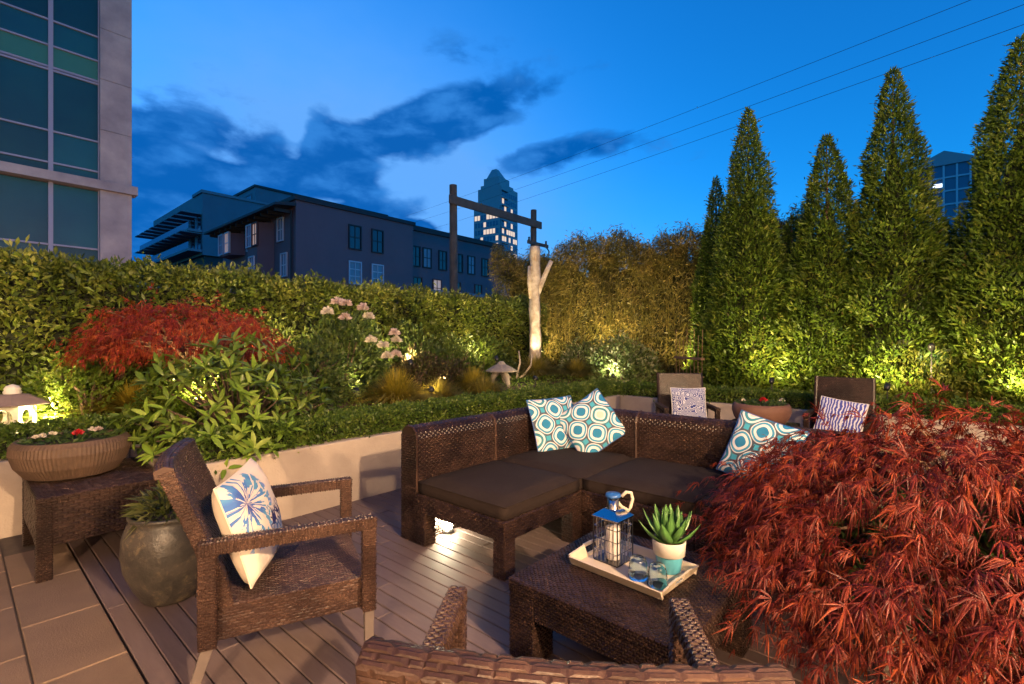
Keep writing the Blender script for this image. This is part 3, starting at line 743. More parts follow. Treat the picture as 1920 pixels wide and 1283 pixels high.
# side table with the flower bowl
def low_table(label, x0, x1, y0, y1, z, sw=0.050, sh=0.019, fz=0.2, group=None):
    t = thing('side_table', label, 'table', ((x0 + x1) / 2, (y0 + y1) / 2, 0), 0, 'wicker side tables under flower bowls')
    hx, hy = (x1 - x0) / 2, (y1 - y0) / 2
    MB().wbox((-hx, -hy, z - 0.03), (hx, hy, z), sw=sw, sh=sh).build('table_top', 'wicker', t)
    MB().wbox((-hx + 0.07, -hy + 0.006, fz), (hx - 0.07, -hy + 0.04, z - 0.031), sw=sw, sh=sh).build('apron', 'wicker', t)
    MB().wbox((-hx + 0.07, hy - 0.04, fz), (hx - 0.07, hy - 0.006, z - 0.031), sw=sw, sh=sh).build('apron', 'wicker', t)
    MB().wbox((-hx + 0.006, -hy + 0.07, fz), (-hx + 0.04, hy - 0.07, z - 0.031), sw=sw, sh=sh).build('apron', 'wicker', t)
    MB().wbox((hx - 0.04, -hy + 0.07, fz), (hx - 0.006, hy - 0.07, z - 0.031), sw=sw, sh=sh).build('apron', 'wicker', t)
    for sx in (-1, 1):
        for sy in (-1, 1):
            a0, a1 = sorted((sx * (hx - 0.003), sx * (hx - 0.068))); b0, b1 = sorted((sy * (hy - 0.003), sy * (hy - 0.068)))
            MB().wbox((a0, b0, 0.0), (a1, b1, z - 0.031), sw=0.022, sh=0.014, faces='xXyY').build('leg', 'wicker', t)
    return t
low_table('dark wicker side table under the ribbed clay flower bowl', 0.32, 0.95, 3.93, 4.78, 0.49)
low_table('low wicker table between the far chairs under a plain clay bowl', 5.45, 6.15, 1.15, 1.80, 0.50)

# ------------------------------------------------------------------ pillows
def pillow(label, size, th, mat, M, group=None, back=None, aspect=1.0):
    n = 22
    us = np.linspace(-1, 1, n); gu, gv = np.meshgrid(us, us, indexing='ij')
    # sides pull in between the corners, the middle swells
    px = gu * (1 - 0.045 * (1 - gv ** 2)) ; py = gv * (1 - 0.045 * (1 - gu ** 2))
    f = ((1 - gu ** 2) * (1 - gv ** 2)); z = np.clip(f, 0, 1) ** 0.37
    wr = 0.03 * np.sin(9 * gu + 3 * gv) * (1 - f) * f * 4 + 0.025 * np.sin(7 * gv - 4 * gu) * (1 - f) * f * 4
    m = MB()
    i, j = np.meshgrid(np.arange(n - 1), np.arange(n - 1), indexing='ij'); a = (i * n + j).ravel()
    q = np.stack([a, a + n, a + n + 1, a + 1], 1)
    top = np.stack([px * size / 2, py * size * aspect / 2, (z + wr) * th / 2 + 0.002], -1).reshape(-1, 3)
    bot = np.stack([px * size / 2, py * size * aspect / 2, -(z + wr) * th / 2 - 0.002], -1).reshape(-1, 3)
    m.add(top, [q]); m.add(bot, [q[:, ::-1]])
    o = m.build('throw_pillow', mat, None, smooth=True)
    me = o.data
    uv = me.uv_layers.new(name='UVMap')
    vi = np.empty(len(me.loops), np.int32); me.loops.foreach_get('vertex_index', vi)
    U = np.concatenate([(gu.ravel() + 1) / 2] * 2); V = np.concatenate([(gv.ravel() + 1) / 2] * 2)
    uv.data.foreach_set('uv', np.stack([U[vi], V[vi]], 1).astype(np.float32).ravel())
    if back:
        me.materials.append(MATS[back])
        mi = np.zeros(len(me.polygons), np.int32); mi[len(q):] = 1; me.polygons.foreach_set('material_index', mi)
    # piped seam
    t = np.array([(u, -1) for u in us] + [(1, v) for v in us[1:]] + [(u, 1) for u in us[::-1][1:]] + [(-1, v) for v in us[::-1][1:]])
    sx = t[:, 0] * (1 - 0.045 * (1 - t[:, 1] ** 2)) * size / 2; sy = t[:, 1] * (1 - 0.045 * (1 - t[:, 0] ** 2)) * size * aspect / 2
    MB().tube(np.stack([sx, sy, 0 * sx], 1), 0.0045, 6, caps=False).build('piping', back or 'ceramic_white' if mat != 'teal_fabric' else 'lid_blue', o, smooth=True)
    o.matrix_world = M
    return tag(o, label, 'pillow', group)
def frame(loc, nrm, spin=0.0):
    """pillow facing nrm, spun about it; spin 0 keeps one edge level"""
    n = Vector(nrm).normalized(); xx = Vector((0, 0, 1)).cross(n).normalized(); yy = n.cross(xx)
    Mx = Matrix((xx, yy, n)).transposed().to_4x4() @ Matrix.Rotation(spin, 4, 'Z')
    Mx.translation = Vector(loc); return Mx
PL = 'teal geometric sofa pillows'
pillow('square teal and white medallion pillow propped upright behind the tilted one', 0.49, 0.13, 'teal_fabric', frame((3.54, 2.575, 0.665), (-0.28, -0.85, 0.34), 0.03), PL)
pillow('teal and white medallion pillow tipped diagonally on its corner', 0.48, 0.14, 'teal_fabric', frame((3.68, 2.29, 0.680), (-0.80, -0.42, 0.45), R(38)), PL)
pillow('teal and white medallion pillow half hidden by red maple leaves', 0.46, 0.13, 'teal_fabric', frame((3.62, 0.91, 0.655), (-0.90, 0.10, 0.38), R(-13)), PL)
pillow('cream pillow with blue brushstroke flowers leaning in the armchair', 0.44, 0.17, 'brush_fabric', frame((0.885, 2.330, 0.610), (0.74, -0.60, 0.30), R(3)), None, 'cream_fabric')
pillow('square navy and white medallion pillow on the far high-backed chair', 0.40, 0.11, 'navy_fabric', frame((5.68, 2.205, 0.665), (-0.79, -0.57, 0.24), 0.0), 'navy patterned chair pillows')
pillow('blue and white feather-pattern pillow slumped on the far chair', 0.42, 0.12, 'feather_fabric', frame((6.09, 0.77, 0.60), (-0.90, -0.05, 0.42), R(-9)), 'navy patterned chair pillows')

# ------------------------------------------------------------------ tray and what stands on it
TZ = 0.350
t = tag(bpy.data.objects.new('serving_tray', None), 'cream rectangular serving tray with cut-out handles on the coffee table', 'tray'); col.objects.link(t)
t.location = (2.065, 1.065, TZ); t.rotation_euler = (0, 0, R(-4)); 
hx, hy = 0.165, 0.235
MB().box((-hx + 0.02, -hy + 0.02, 0.0), (hx - 0.02, hy - 0.02, 0.008)).build('base', 'tray_cream', t)
def rim(pts_out, pts_in): 
    m = MB(); n = len(pts_out)
    v = list(pts_out) + list(pts_in)
    return m
for axis, sg in (('x', 1), ('x', -1)):
    m = MB(); p = [(sg * (hx - 0.02), 0.008), (sg * hx, 0.040), (sg * (hx + 0.010), 0.040), (sg * (hx - 0.010), 0.0)]
    m.prism([(a, b) for a, b in p], 'y', -hy, hy); m.build('rim', 'tray_cream', t, bevel=0.002)
for sg in (1, -1):
    m = MB()
    # end walls rise in the middle over a hand hole
    def E_(x, zf, o): return (x, sg * (hy - 0.02 + o), zf)
    xs_ = [-hx + 0.004, -0.06, -0.045, 0.045, 0.06, hx - 0.004]
    for x0, x1 in ((-hx + 0.004, -0.045), (0.045, hx - 0.004)):
        m.add([E_(x0, 0.004, 0), E_(x1, 0.004, 0), E_(x1, 0.044 if abs(x1) > 0.05 else 0.056, 0.022), E_(x0, 0.044 if abs(x0) > 0.05 else 0.056, 0.022),
               E_(x0, 0.004, 0.008), E_(x1, 0.004, 0.008), E_(x1, 0.044 if abs(x1) > 0.05 else 0.056, 0.030), E_(x0, 0.044 if abs(x0) > 0.05 else 0.056, 0.030)],
              [(0, 1, 2, 3), (7, 6, 5, 4), (3, 2, 6, 7), (0, 4, 5, 1), (1, 5, 6, 2), (4, 0, 3, 7)])
    for za, zb, oa, ob in ((0.004, 0.018, 0, 0.007), (0.046, 0.058, 0.0215, 0.027)):
        m.add([E_(-0.045, za, oa), E_(0.045, za, oa), E_(0.045, zb, ob), E_(-0.045, zb, ob), E_(-0.045, za, oa + 0.008), E_(0.045, za, oa + 0.008), E_(0.045, zb, ob + 0.008), E_(-0.045, zb, ob + 0.008)],
              [(0, 1, 2, 3), (7, 6, 5, 4), (3, 2, 6, 7), (0, 4, 5, 1), (1, 5, 6, 2), (4, 0, 3, 7)])
    m.build('handle_rim', 'tray_cream', t)
TS = TZ + 0.0085
lx, ly = 2.085, 1.175
t = thing('candle_lantern', 'square wire cage candle lantern with blue cap and rope handle on the tray', 'lantern', (lx, ly, TS), R(-4))
w2 = 0.066
m = MB(); m.box((-w2, -w2, 0.0), (w2, w2, 0.006)); m.build('base', 'dark_steel', t)
for sx in (-1, 1):
    for sy in (-1, 1): MB().tube([(sx * w2, sy * w2, 0.006), (sx * w2, sy * w2, 0.205)], 0.0032, 6).build('post', 'dark_steel', t)
m = MB()
for k in range(1, 6):
    o = -w2 + 2 * w2 * k / 6
    for sg in (-1, 1):
        m.tube([(o, sg * w2, 0.006), (o, sg * w2, 0.205)], 0.0019, 5); m.tube([(sg * w2, o, 0.006), (sg * w2, o, 0.205)], 0.0019, 5)
for z in (0.055, 0.11, 0.165):
    for sg in (-1, 1):
        m.tube([(-w2, sg * w2, z), (w2, sg * w2, z)], 0.0019, 5); m.tube([(sg * w2, -w2, z), (sg * w2, w2, z)], 0.0019, 5)
m.build('wire_cage', 'chrome', t)
m = MB(); a, b = w2 + 0.006, 0.034
m.add([(-a, -a, 0.205), (a, -a, 0.205), (a, a, 0.205), (-a, a, 0.205), (-a, -a, 0.213), (a, -a, 0.213), (a, a, 0.213), (-a, a, 0.213), (-b, -b, 0.243), (b, -b, 0.243), (b, b, 0.243), (-b, b, 0.243)],
      [(3, 2, 1, 0)] + [(i, (i + 1) % 4, 4 + (i + 1) % 4, 4 + i) for i in range(4)] + [(4 + i, 4 + (i + 1) % 4, 8 + (i + 1) % 4, 8 + i) for i in range(4)] + [(8, 9, 10, 11)])
m.build('roof', 'chrome', t, bevel=0.002)
MB().lathe([(0.030, 0.243), (0.027, 0.246), (0.027, 0.300), (0.0, 0.300)], 20).build('chimney', 'chrome', t, smooth=True)
MB().lathe([(0.0, 0.3005), (0.036, 0.3005), (0.038, 0.306), (0.034, 0.316), (0.0, 0.320)], 24).build('cap', 'lid_blue', t, smooth=True)
ropep = [(0.030, -0.028, 0.300), (0.044, -0.044, 0.322), (0.062, -0.060, 0.318), (0.066, -0.066, 0.29), (0.060, -0.058, 0.25), (0.055, -0.052, 0.232), (0.042, -0.02, 0.246), (0.034, 0.0, 0.27)]
MB().tube(ropep, 0.0085, 8).build('rope_handle', 'rope', t, smooth=True)
o = MB().lathe([(0.0, 0.0), (0.033, 0.0), (0.034, 0.004), (0.034, 0.148), (0.030, 0.152), (0.006, 0.147), (0.0, 0.147)], 24, (0, 0, 0))
o = o.build('pillar_candle', 'candle', None, smooth=True); o.location = (lx, ly, TS + 0.0065); tag(o, 'unlit white pillar candle inside the wire lantern', 'candle')
MB().tube([(0, 0, 0.147), (0.001, 0.001, 0.158)], 0.0012, 5).build('wick', 'black_metal', o)
# succulent
t = thing('potted_succulent', 'green rosette succulent in a white and turquoise pot on the tray', 'plant', (2.150, 0.925, TS))
MB().lathe([(0.0, 0.0), (0.046, 0.0), (0.050, 0.004), (0.062, 0.078)], 28).build('pot_base', 'ceramic_blue', t, smooth=True)
MB().lathe([(0.0635, 0.0775), (0.070, 0.080), (0.074, 0.140), (0.072, 0.144), (0.067, 0.142), (0.064, 0.12), (0.0, 0.118)], 28).build('pot_rim', 'ceramic_white', t, smooth=True)
MB().lathe([(0.064, 0.1205), (0.03, 0.126), (0.0, 0.128)], 20).build('soil', 'soil', t)
def succ_leaf(L, W):
    m = MB(); prof = [(0, 0.55), (0.3, 1.0), (0.6, 0.85), (0.85, 0.4), (1.0, 0.03)]
    ring = []
    for s_, wd in prof:
        z = 0.35 * L * s_ * s_
        ring += [(s_ * L, -W / 2 * wd, z + 0.004 * wd), (s_ * L, 0, z - W * 0.22 * wd), (s_ * L, W / 2 * wd, z + 0.004 * wd), (s_ * L, 0, z + 0.001)]
    f = []
    for k in range(4):
        for i in range(4): f.append((k * 4 + i, (k + 1) * 4 + i, (k + 1) * 4 + (i + 1) % 4, k * 4 + (i + 1) % 4))
    m.add(ring, f); me = m.mesh('leaf'); me.materials.append(MATS['succulent'])
    me.polygons.foreach_set('use_smooth', np.ones(len(me.polygons), bool)); return me
sl = succ_leaf(0.155, 0.056)
for k in range(26):
    a = k * 2.39996; lay = k / 26
    inst(sl, 'leaf', t, (0.008 * math.cos(a), 0.008 * math.sin(a), 0.122 + 0.022 * lay), (0, -R(18 + 62 * lay), a), (1.08 - 0.35 * lay * lay,) * 3)
# two upturned ridged tumblers of blue glass
glassmat('blue_glass', (0.82, 0.96, 1.0), 0.12)
for x, y, lab in ((1.995, 1.000, 'upturned blue ridged glass tumbler beside the wire lantern'), (1.985, 0.905, 'upturned blue ridged glass tumbler beside the succulent pot')):
    m = MB(); n = 36
    prof = [(0.041, 0.0), (0.0425, 0.002), (0.041, 0.03), (0.039, 0.065), (0.034, 0.083), (0.026, 0.091), (0.0, 0.092), (0.0, 0.086), (0.025, 0.084), (0.031, 0.077), (0.0355, 0.06), (0.0375, 0.03), (0.039, 0.0), (0.041, 0.0)]
    m.lathe(prof, n)
    v = m.v[0]; a = np.arctan2(v[:, 1], v[:, 0]); out = np.repeat(np.arange(len(prof)) < 6, n)
    k_ = 1 + 0.025 * np.cos(a * 12 + v[:, 2] * 60) * out; v[:, 0] *= k_; v[:, 1] *= k_
    o = m.build('glass_tumbler', 'blue_glass', None, smooth=True); o.location = (x, y, TS)
    tag(o, lab, 'glass', 'blue tumblers on the tray')

# ------------------------------------------------------------------ flower bowls and the urn
def flower_bowl(label, loc, r, h, mat, ribs, flowers, dens=240):
    t = thing('flower_bowl', label, 'planter', loc, 0, 'clay flower bowls')
    n = 176 if ribs else 40
    k = r / 0.31
    prof = [(0.0, 0.0), (0.19 * k, 0.0), (0.235 * k, 0.018), (0.285 * k, h * 0.35), (0.31 * k, h * 0.68), (0.305 * k, h * 0.88), (0.285 * k, h), (0.268 * k, h), (0.265 * k, h * 0.85), (0.0, h * 0.82)]
    m = MB(); m.lathe(prof, n)
    if ribs:
        v = m.v[0]; i = np.arange(len(v)) % n; lv = np.arange(len(v)) // n
        f = 1 + np.where((i % 2 == 0) & (lv >= 2) & (lv <= 5), 0.011, 0.0); v[:, 0] *= f; v[:, 1] *= f
    m.build('bowl', mat, t, smooth=not ribs)
    MB().lathe([(0.264 * k, h * 0.86), (0.1 * k, h * 0.9), (0.0, h * 0.92)], 24).build('soil', 'soil', t)
    a = rng.uniform(0, 2 * PI, dens); rr = 0.24 * k * np.sqrt(rng.uniform(0, 1, dens))
    p = np.stack([rr * np.cos(a), rr * np.sin(a), np.full(dens, h * 0.9)], 1)
    d = unit(np.stack([np.cos(a) * 0.7, np.sin(a) * 0.7, np.full(dens, 0.55)], 1) + rng.normal(0, 0.5, (dens, 3)) * [1, 1, 0.4]); d[:, 2] = np.abs(d[:, 2])
    p += np.array([0, 0, 1]) * rng.uniform(0, 0.035, dens)[:, None]
    MB().blades(p, d, sides(d), rng.uniform(0.04, 0.075, dens), rng.uniform(0.018, 0.03, dens), 0.12, 0.25, True).build('foliage', 'flower_leaf', t, kind='stuff')
    for fx_, fy_, fs, fm in flowers:
        q = 26; ph = rng.uniform(0, 2 * PI, q); lay = rng.uniform(0.1, 1, q)
        d = unit(np.stack([np.cos(ph) * lay, np.sin(ph) * lay, 1.05 - lay], 1)); p = np.tile([fx_, fy_, h * 0.9 + 0.05], (q, 1)) + d * 0.004
        MB().blades(p, d, sides(d), fs, fs * 0.9, 0.2, 0.1, True).build('flower', fm, t)
    return t
flower_bowl('ribbed clay bowl of red and white flowers on the dark side table', (0.545, 4.47, 0.4955), 0.315, 0.255, 'bowl_clay', True,
            [(0.02, -0.05, 0.035, 'petal_red'), (-0.15, -0.02, 0.026, 'petal_white'), (-0.10, 0.03, 0.026, 'petal_white'), (0.14, 0.03, 0.028, 'petal_pink'), (0.11, 0.06, 0.025, 'petal_white'), (-0.19, -0.05, 0.022, 'petal_white')])
flower_bowl('plain clay bowl with one red flower on the table between far chairs', (5.74, 1.44, 0.5055), 0.29, 0.235, 'bowl_far', False,
            [(0.02, -0.02, 0.045, 'petal_red'), (0.15, -0.17, 0.03, 'petal_white'), (-0.10, 0.15, 0.022, 'petal_white')])
t = thing('urn_planter', 'rounded bronze-glazed urn planted with variegated foliage beside the armchair', 'planter', (0.80, 3.20, 0))
MB().lathe([(0.0, 0.0), (0.125, 0.0), (0.135, 0.01), (0.175, 0.08), (0.215, 0.18), (0.228, 0.27), (0.222, 0.36), (0.200, 0.425), (0.188, 0.445), (0.196, 0.455), (0.198, 0.468), (0.188, 0.474), (0.176, 0.468), (0.174, 0.43), (0.0, 0.425)], 48).build('urn', 'urn_glaze', t, smooth=True)
MB().lathe([(0.174, 0.436), (0.08, 0.445), (0.0, 0.45)], 24).build('soil', 'soil', t)
n = 420; a = rng.uniform(0, 2 * PI, n); rr = 0.15 * np.sqrt(rng.uniform(0, 1, n))
p = np.stack([rr * np.cos(a), rr * np.sin(a), 0.45 + rng.uniform(0, 0.15, n) * (1 - rr / 0.25)], 1)
d = unit(np.stack([np.cos(a) * rr / 0.12, np.sin(a) * rr / 0.12, rng.uniform(0.1, 1.2, n)], 1) + rng.normal(0, 0.35, (n, 3)))
MB().blades(p, d, sides(d), rng.uniform(0.07, 0.13, n), rng.uniform(0.012, 0.022, n), 0.1, 0.25, True).build('foliage', 'pot_leaf', t, kind='stuff')

# ------------------------------------------------------------------ planting
def lump(p, s, seed):
    r = np.random.default_rng(seed); o = np.zeros(len(p))
    for k in range(5):
        v = r.normal(size=3) * s * (1 + 0.6 * k); o += np.sin(p @ v + r.uniform(0, 6.28)) / (1 + 0.5 * k)
    return o / 2.2
def hedge(name, label, x0, x1, y0, y1, z0, z1, mat, n, L, W, amp, faces, up=0.35, group=None, seed=1, depth=1.0, two=False, taper=0.0):
    t = thing(name, label, 'hedge', ((x0 + x1) / 2, (y0 + y1) / 2, z0), 0, group)
    hx, hy, hz = (x1 - x0) / 2, (y1 - y0) / 2, z1 - z0
    A = {'x': hy * 2 * hz, 'X': hy * 2 * hz, 'y': hx * 2 * hz, 'Y': hx * 2 * hz, 'Z': hx * 2 * hy * 2}
    tot = sum(A[f] * wgt for f, wgt in faces.items())
    P = []; N = []
    for f, wgt in faces.items():
        k = int(n * A[f] * wgt / tot)
        a = rng.uniform(-1, 1, k); b = rng.uniform(0, 1, k)
        if f in 'xX': s = 1 if f == 'X' else -1; p = np.stack([np.full(k, s * hx), a * hy, b * hz], 1); nn = (s, 0, 0)
        elif f in 'yY': s = 1 if f == 'Y' else -1; p = np.stack([a * hx, np.full(k, s * hy), b * hz], 1); nn = (0, s, 0)
        else: p = np.stack([a * hx, (b * 2 - 1) * hy, np.full(k, hz)], 1); nn = (0, 0, 1)
        P.append(p); N.append(np.tile(nn, (k, 1)).astype(float))
    P = np.concatenate(P); N = np.concatenate(N)
    off = amp * lump(P, 3.0 / max(0.35, amp * 8), seed) + amp * 0.7 * lump(P, 9.0 / max(0.35, amp * 8), seed + 5) - depth * amp * 1.4 * rng.uniform(0, 1, len(P)) ** 1.5
    P = P + N * off[:, None]
    stray = rng.uniform(0, 1, len(P)) < 0.03
    P[stray] += N[stray] * rng.uniform(0.2, 0.9, (stray.sum(), 1)) * amp * 1.2
    d = unit(N * 0.75 + np.array([0, 0, up]) + rng.normal(0, 0.55, P.shape))
    MB().blades(P, d, sides(d), rng.uniform(0.45, 1.5, len(P)) * L, rng.uniform(0.55, 1.4, len(P)) * W, 0.12, 0.15, two).build('foliage', mat, t, kind='stuff')
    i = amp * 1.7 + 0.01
    MB().box((-hx + i, -hy + i, -0.01), (hx - i, hy - i, hz - i)).build('dark_core', 'foliage_core', t)  # added solid box, dark, blocking the view through the leaves
    return t
hedge('laurel_hedge', 'tall clipped laurel hedge along the back of the flower bed', -3.2, 8.4, 6.35, 7.35, 0.44, 2.20, 'laurel', 80000, 0.078, 0.033, 0.110, {'y': 1.0, 'Z': 0.9, 'X': 0.8, 'Y': 0.1}, seed=3)
LG = 'low boxwood edging hedges'
hedge('boxwood_hedge', 'low boxwood edging on the planter wall behind the sofa', 1.10, 7.30, 3.93, 4.42, 0.45, 0.735, 'boxwood', 60000, 0.030, 0.018, 0.035, {'y': 1.2, 'Z': 1.0, 'Y': 0.3, 'x': 1.0}, group=LG, seed=11)
hedge('boxwood_hedge', 'low boxwood edging behind the side table and below the white lantern', -1.6, 1.12, 5.12, 5.58, 0.45, 0.745, 'boxwood', 26000, 0.030, 0.018, 0.035, {'y': 1.2, 'Z': 1.0, 'Y': 0.3, 'X': 1.0}, group=LG, seed=12)
hedge('boxwood_hedge', 'low boxwood edging below the cedars and behind the far chairs', 7.15, 7.62, -2.2, 3.90, 0.45, 0.715, 'boxwood', 34000, 0.036, 0.021, 0.035, {'x': 1.2, 'Z': 1.0, 'X': 0.3}, group=LG, seed=13)
# bamboo screen
t = thing('bamboo_screen', 'golden bamboo screen rising behind the pale tree stump', 'bamboo', (9.6, 5.0, 0.45))
n = 84000
yy = rng.uniform(-3.4, 3.7, n); zz = rng.uniform(0, 1, n) ** 0.85; zz[60000:] = rng.uniform(0.78, 1.0, 24000)
htop = 3.12 + 0.16 * np.sin(yy * 2.1) + 0.10 * np.sin(yy * 5.3 + 1) + 0.07 * np.sin(yy * 13)
htop = htop + rng.exponential(0.05, n)
p = np.stack([-0.38 + 0.76 * rng.uniform(0, 1, n) ** 1.8 - 0.06 * np.sin(yy * 3 + zz * 4), yy, zz * htop], 1)
p[:, 0] -= 0.10 * lump(p, 2.0, 21)
d = unit(np.stack([-0.55 + 0 * yy, 0 * yy, -0.35 + 0 * yy], 1) + rng.normal(0, 0.55, (n, 3)))
MB().blades(p, d, sides(d), rng.uniform(0.08, 0.15, n), rng.uniform(0.012, 0.02, n), 0, 0.2).build('foliage', 'bamboo_leaf', t, kind='stuff')
m = MB()
for k in range(90):
    y = rng.uniform(-3.4, 3.7); x = rng.uniform(-0.25, 0.3); l = rng.uniform(-0.12, 0.12)
    m.tube([(x, y, 0), (x, y + l * 0.4, 1.5), (x - 0.05, y + l, rng.uniform(2.7, 3.15))], [0.012, 0.010, 0.004], 5)
m.build('canes', 'bamboo_leaf', t, kind='stuff')
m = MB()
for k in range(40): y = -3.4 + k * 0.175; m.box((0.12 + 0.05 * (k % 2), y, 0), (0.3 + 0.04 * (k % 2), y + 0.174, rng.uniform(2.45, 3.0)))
m.build('dark_core', 'foliage_core', t)  # added ragged dark filler so the screen is not see-through
# columnar cedars
def cedar(label, x, y, H, Rm, seed, n=20000, base=0.45, lean=0.0, mat='cedar', group='columnar cedars above the far planter', low=0.02):
    t = thing('cedar_tree', label, 'tree', (x, y, base), 0, group)
    h = H - base
    r = np.random.default_rng(seed)
    u = r.uniform(0, 1, n); tt = low + (1 - low) * (1 - (1 - u * 0.9995) ** 0.60)
    a = r.uniform(0, 2 * PI, n)
    prof = Rm * np.clip((1 - tt) ** 0.80, 0, 1) * np.clip(0.55 + tt * 4.5, 0, 1) + 0.012
    cyl = np.stack([np.cos(a), np.sin(a), tt * h * 1.1], 1)
    lum = 0.20 * lump(cyl, 2.6, seed) + 0.17 * lump(cyl, 6.5, seed + 1)
    dep = 1 - 0.50 * r.uniform(0, 1, n) ** 2.0
    st_ = r.uniform(0, 1, n) < 0.05
    rr = prof * (1 + lum) * dep + np.where(st_, r.uniform(0.02, 0.10, n), 0)
    p = np.stack([rr * np.cos(a) + lean * tt, rr * np.sin(a), tt * h], 1)
    out = np.stack([np.cos(a), np.sin(a), 0 * a], 1)
    d = unit(out * 0.65 + np.array([0, 0, 0.45]) + r.normal(0, 0.48, (n, 3)))
    L = r.uniform(0.045, 0.105, n) * (0.75 + 0.35 * (1 - tt))
    MB().blades(p, d, sides(d), L, L * 0.30, 0, 0.0).build('crown', mat, t)
    # loose leader shoots at the tip
    k = 40; tz = r.uniform(0.95, 0.995, k)
    p = np.stack([r.normal(0, 0.018, k) + lean * tz, r.normal(0, 0.018, k), tz * h], 1); d = unit(np.array([0, 0, 1.0]) + r.normal(0, 0.4, (k, 3)))
    MB().blades(p, d, sides(d), 0.075, 0.018).build('tip_shoots', mat, t)
    MB().lathe([(0.0, 0.04), (Rm * 0.42, 0.10), (Rm * 0.58, 0.22 * h), (Rm * 0.30, 0.52 * h), (0.01, 0.78 * h)], 14).build('dark_core', 'foliage_core', t)  # added solid dark core filling the crown behind its sprays
    MB().tube([(0, 0, -0.02), (0.01, 0, 0.3), (lean * 0.5, 0, h * 0.5), (lean * 0.95, 0, h * 0.97)], [0.07, 0.06, 0.035, 0.006], 8).build('trunk', 'bark_red', t)
    return t
cedar('short dark cedar tucked against the end of the bamboo screen', 9.0, 3.00, 4.35, 0.50, 31, 24700)
cedar('tall slim cedar beside the bamboo, free-standing spire', 8.30, 2.27, 5.12, 0.74, 32, 45600)
cedar('shorter cedar with a bent broken tip between two taller ones', 8.45, 1.22, 4.42, 0.80, 33, 41800, lean=-0.10)
cedar('tall cedar spire just before the gap that shows the glass tower', 8.35, 0.46, 5.10, 0.80, 34, 45600)
cedar('broad tall cedar past the gap that shows the glass tower', 8.30, -0.74, 5.02, 0.92, 35, 57000)
cedar('cedar filling in behind the broad cedar at the end of the row', 8.60, -1.75, 4.7, 0.9, 36, 30400)
cedar('low cedar regrowth filling the foot of the row between tall spires', 8.75, 1.75, 3.4, 0.70, 37, 22800)
cedar('low cedar filling beneath the gap that shows the glass tower', 8.7, -0.05, 3.0, 0.70, 38, 26600)
def shrub(name, label, c, rx, ry, rz, n, L, W, mat, core='foliage_core', group=None, seed=5, up=0.3, two=False, droop=0.15, cat='shrub', shell=0.5):
    t = thing(name, label, cat, c, 0, group)
    r = np.random.default_rng(seed)
    v = r.normal(size=(n, 3)); v[:, 2] = np.abs(v[:, 2]) * 1.05 - 0.08; v = v / np.linalg.norm(v, axis=1, keepdims=True)
    k = (1 - shell * r.uniform(0, 1, n) ** 1.6) * (1 + 0.16 * lump(v, 3.0, seed) + 0.12 * lump(v, 7.0, seed + 1))
    p = v * np.array([rx, ry, rz]) * k[:, None]; p[:, 2] = np.maximum(p[:, 2], 0.0)
    d = unit(v * 0.8 + np.array([0, 0, up]) + r.normal(0, 0.5, (n, 3)))
    MB().blades(p, d, sides(d), r.uniform(0.7, 1.25, n) * L, r.uniform(0.7, 1.25, n) * W, 0.14, droop, two).build('foliage', mat, t, kind='stuff')
    m = MB()
    for q in range(9):
        a = r.uniform(0, 2 * PI); s = r.uniform(0.3, 0.75)
        m.tube([(0.03 * math.cos(a), 0.03 * math.sin(a), -0.03), (0.3 * s * rx * math.cos(a), 0.3 * s * ry * math.sin(a), rz * 0.4), (s * rx * math.cos(a), s * ry * math.sin(a), rz * 0.72)], [0.018, 0.012, 0.004], 6)
    m.build('stems', 'bark', t)
    return t
SG = 'golden conifer shrubs under the cedars'
shrub('conifer_shrub', 'yellow-green conifer shrub at the foot of the broad cedar', (7.95, -0.75, 0.46), 0.55, 0.6, 1.15, 9000, 0.09, 0.022, 'cedar_gold', group=SG, seed=41, up=0.6)
shrub('conifer_shrub', 'yellow-green conifer shrub beneath the gap in the cedars', (7.95, 0.10, 0.46), 0.48, 0.55, 0.85, 7000, 0.085, 0.02, 'cedar_gold', group=SG, seed=42, up=0.6)
shrub('conifer_shrub', 'yellow-green conifer shrub behind the chair with the slumped pillow', (7.95, 0.85, 0.46), 0.42, 0.45, 0.72, 5500, 0.08, 0.02, 'cedar_gold', group=SG, seed=43, up=0.6)
shrub('conifer_shrub', 'yellow-green conifer shrub at the end of the cedar row', (7.75, -1.6, 0.46), 0.55, 0.6, 1.1, 8000, 0.09, 0.022, 'cedar_gold', group=SG, seed=44, up=0.6)
shrub('variegated_shrub', 'cream-variegated shrub glowing in front of the bamboo', (8.05, 4.45, 0.46), 0.62, 0.80, 1.10, 5200, 0.085, 0.042, 'variegated', seed=45, up=0.2, two=True)
shrub('purple_shrub', 'small dark purple-leaved shrub below the white rhododendron flowers', (4.25, 5.45, sz(4.25, 5.45)), 0.42, 0.38, 0.55, 1500, 0.075, 0.028, 'dark_plant', seed=46, two=True)
shrub('bed_shrub', 'dark mid-height shrub between the purple shrub and stone lantern', (5.3, 5.9, sz(5.3, 5.9)), 0.55, 0.42, 0.75, 2600, 0.075, 0.028, 'rhodo_leaf', seed=47, two=True)
shrub('bed_shrub', 'light green shrub beside the white lantern', (0.85, 6.05, sz(0.85, 6.05)), 0.50, 0.35, 0.62, 2600, 0.065, 0.030, 'broad_leaf', seed=48, two=True)
shrub('bed_shrub', 'yellow-green ground-cover shrub beneath the small red maple', (1.75, 5.35, sz(1.75, 5.35)), 0.75, 0.45, 0.42, 4200, 0.055, 0.024, 'broad_leaf', seed=49, two=True)
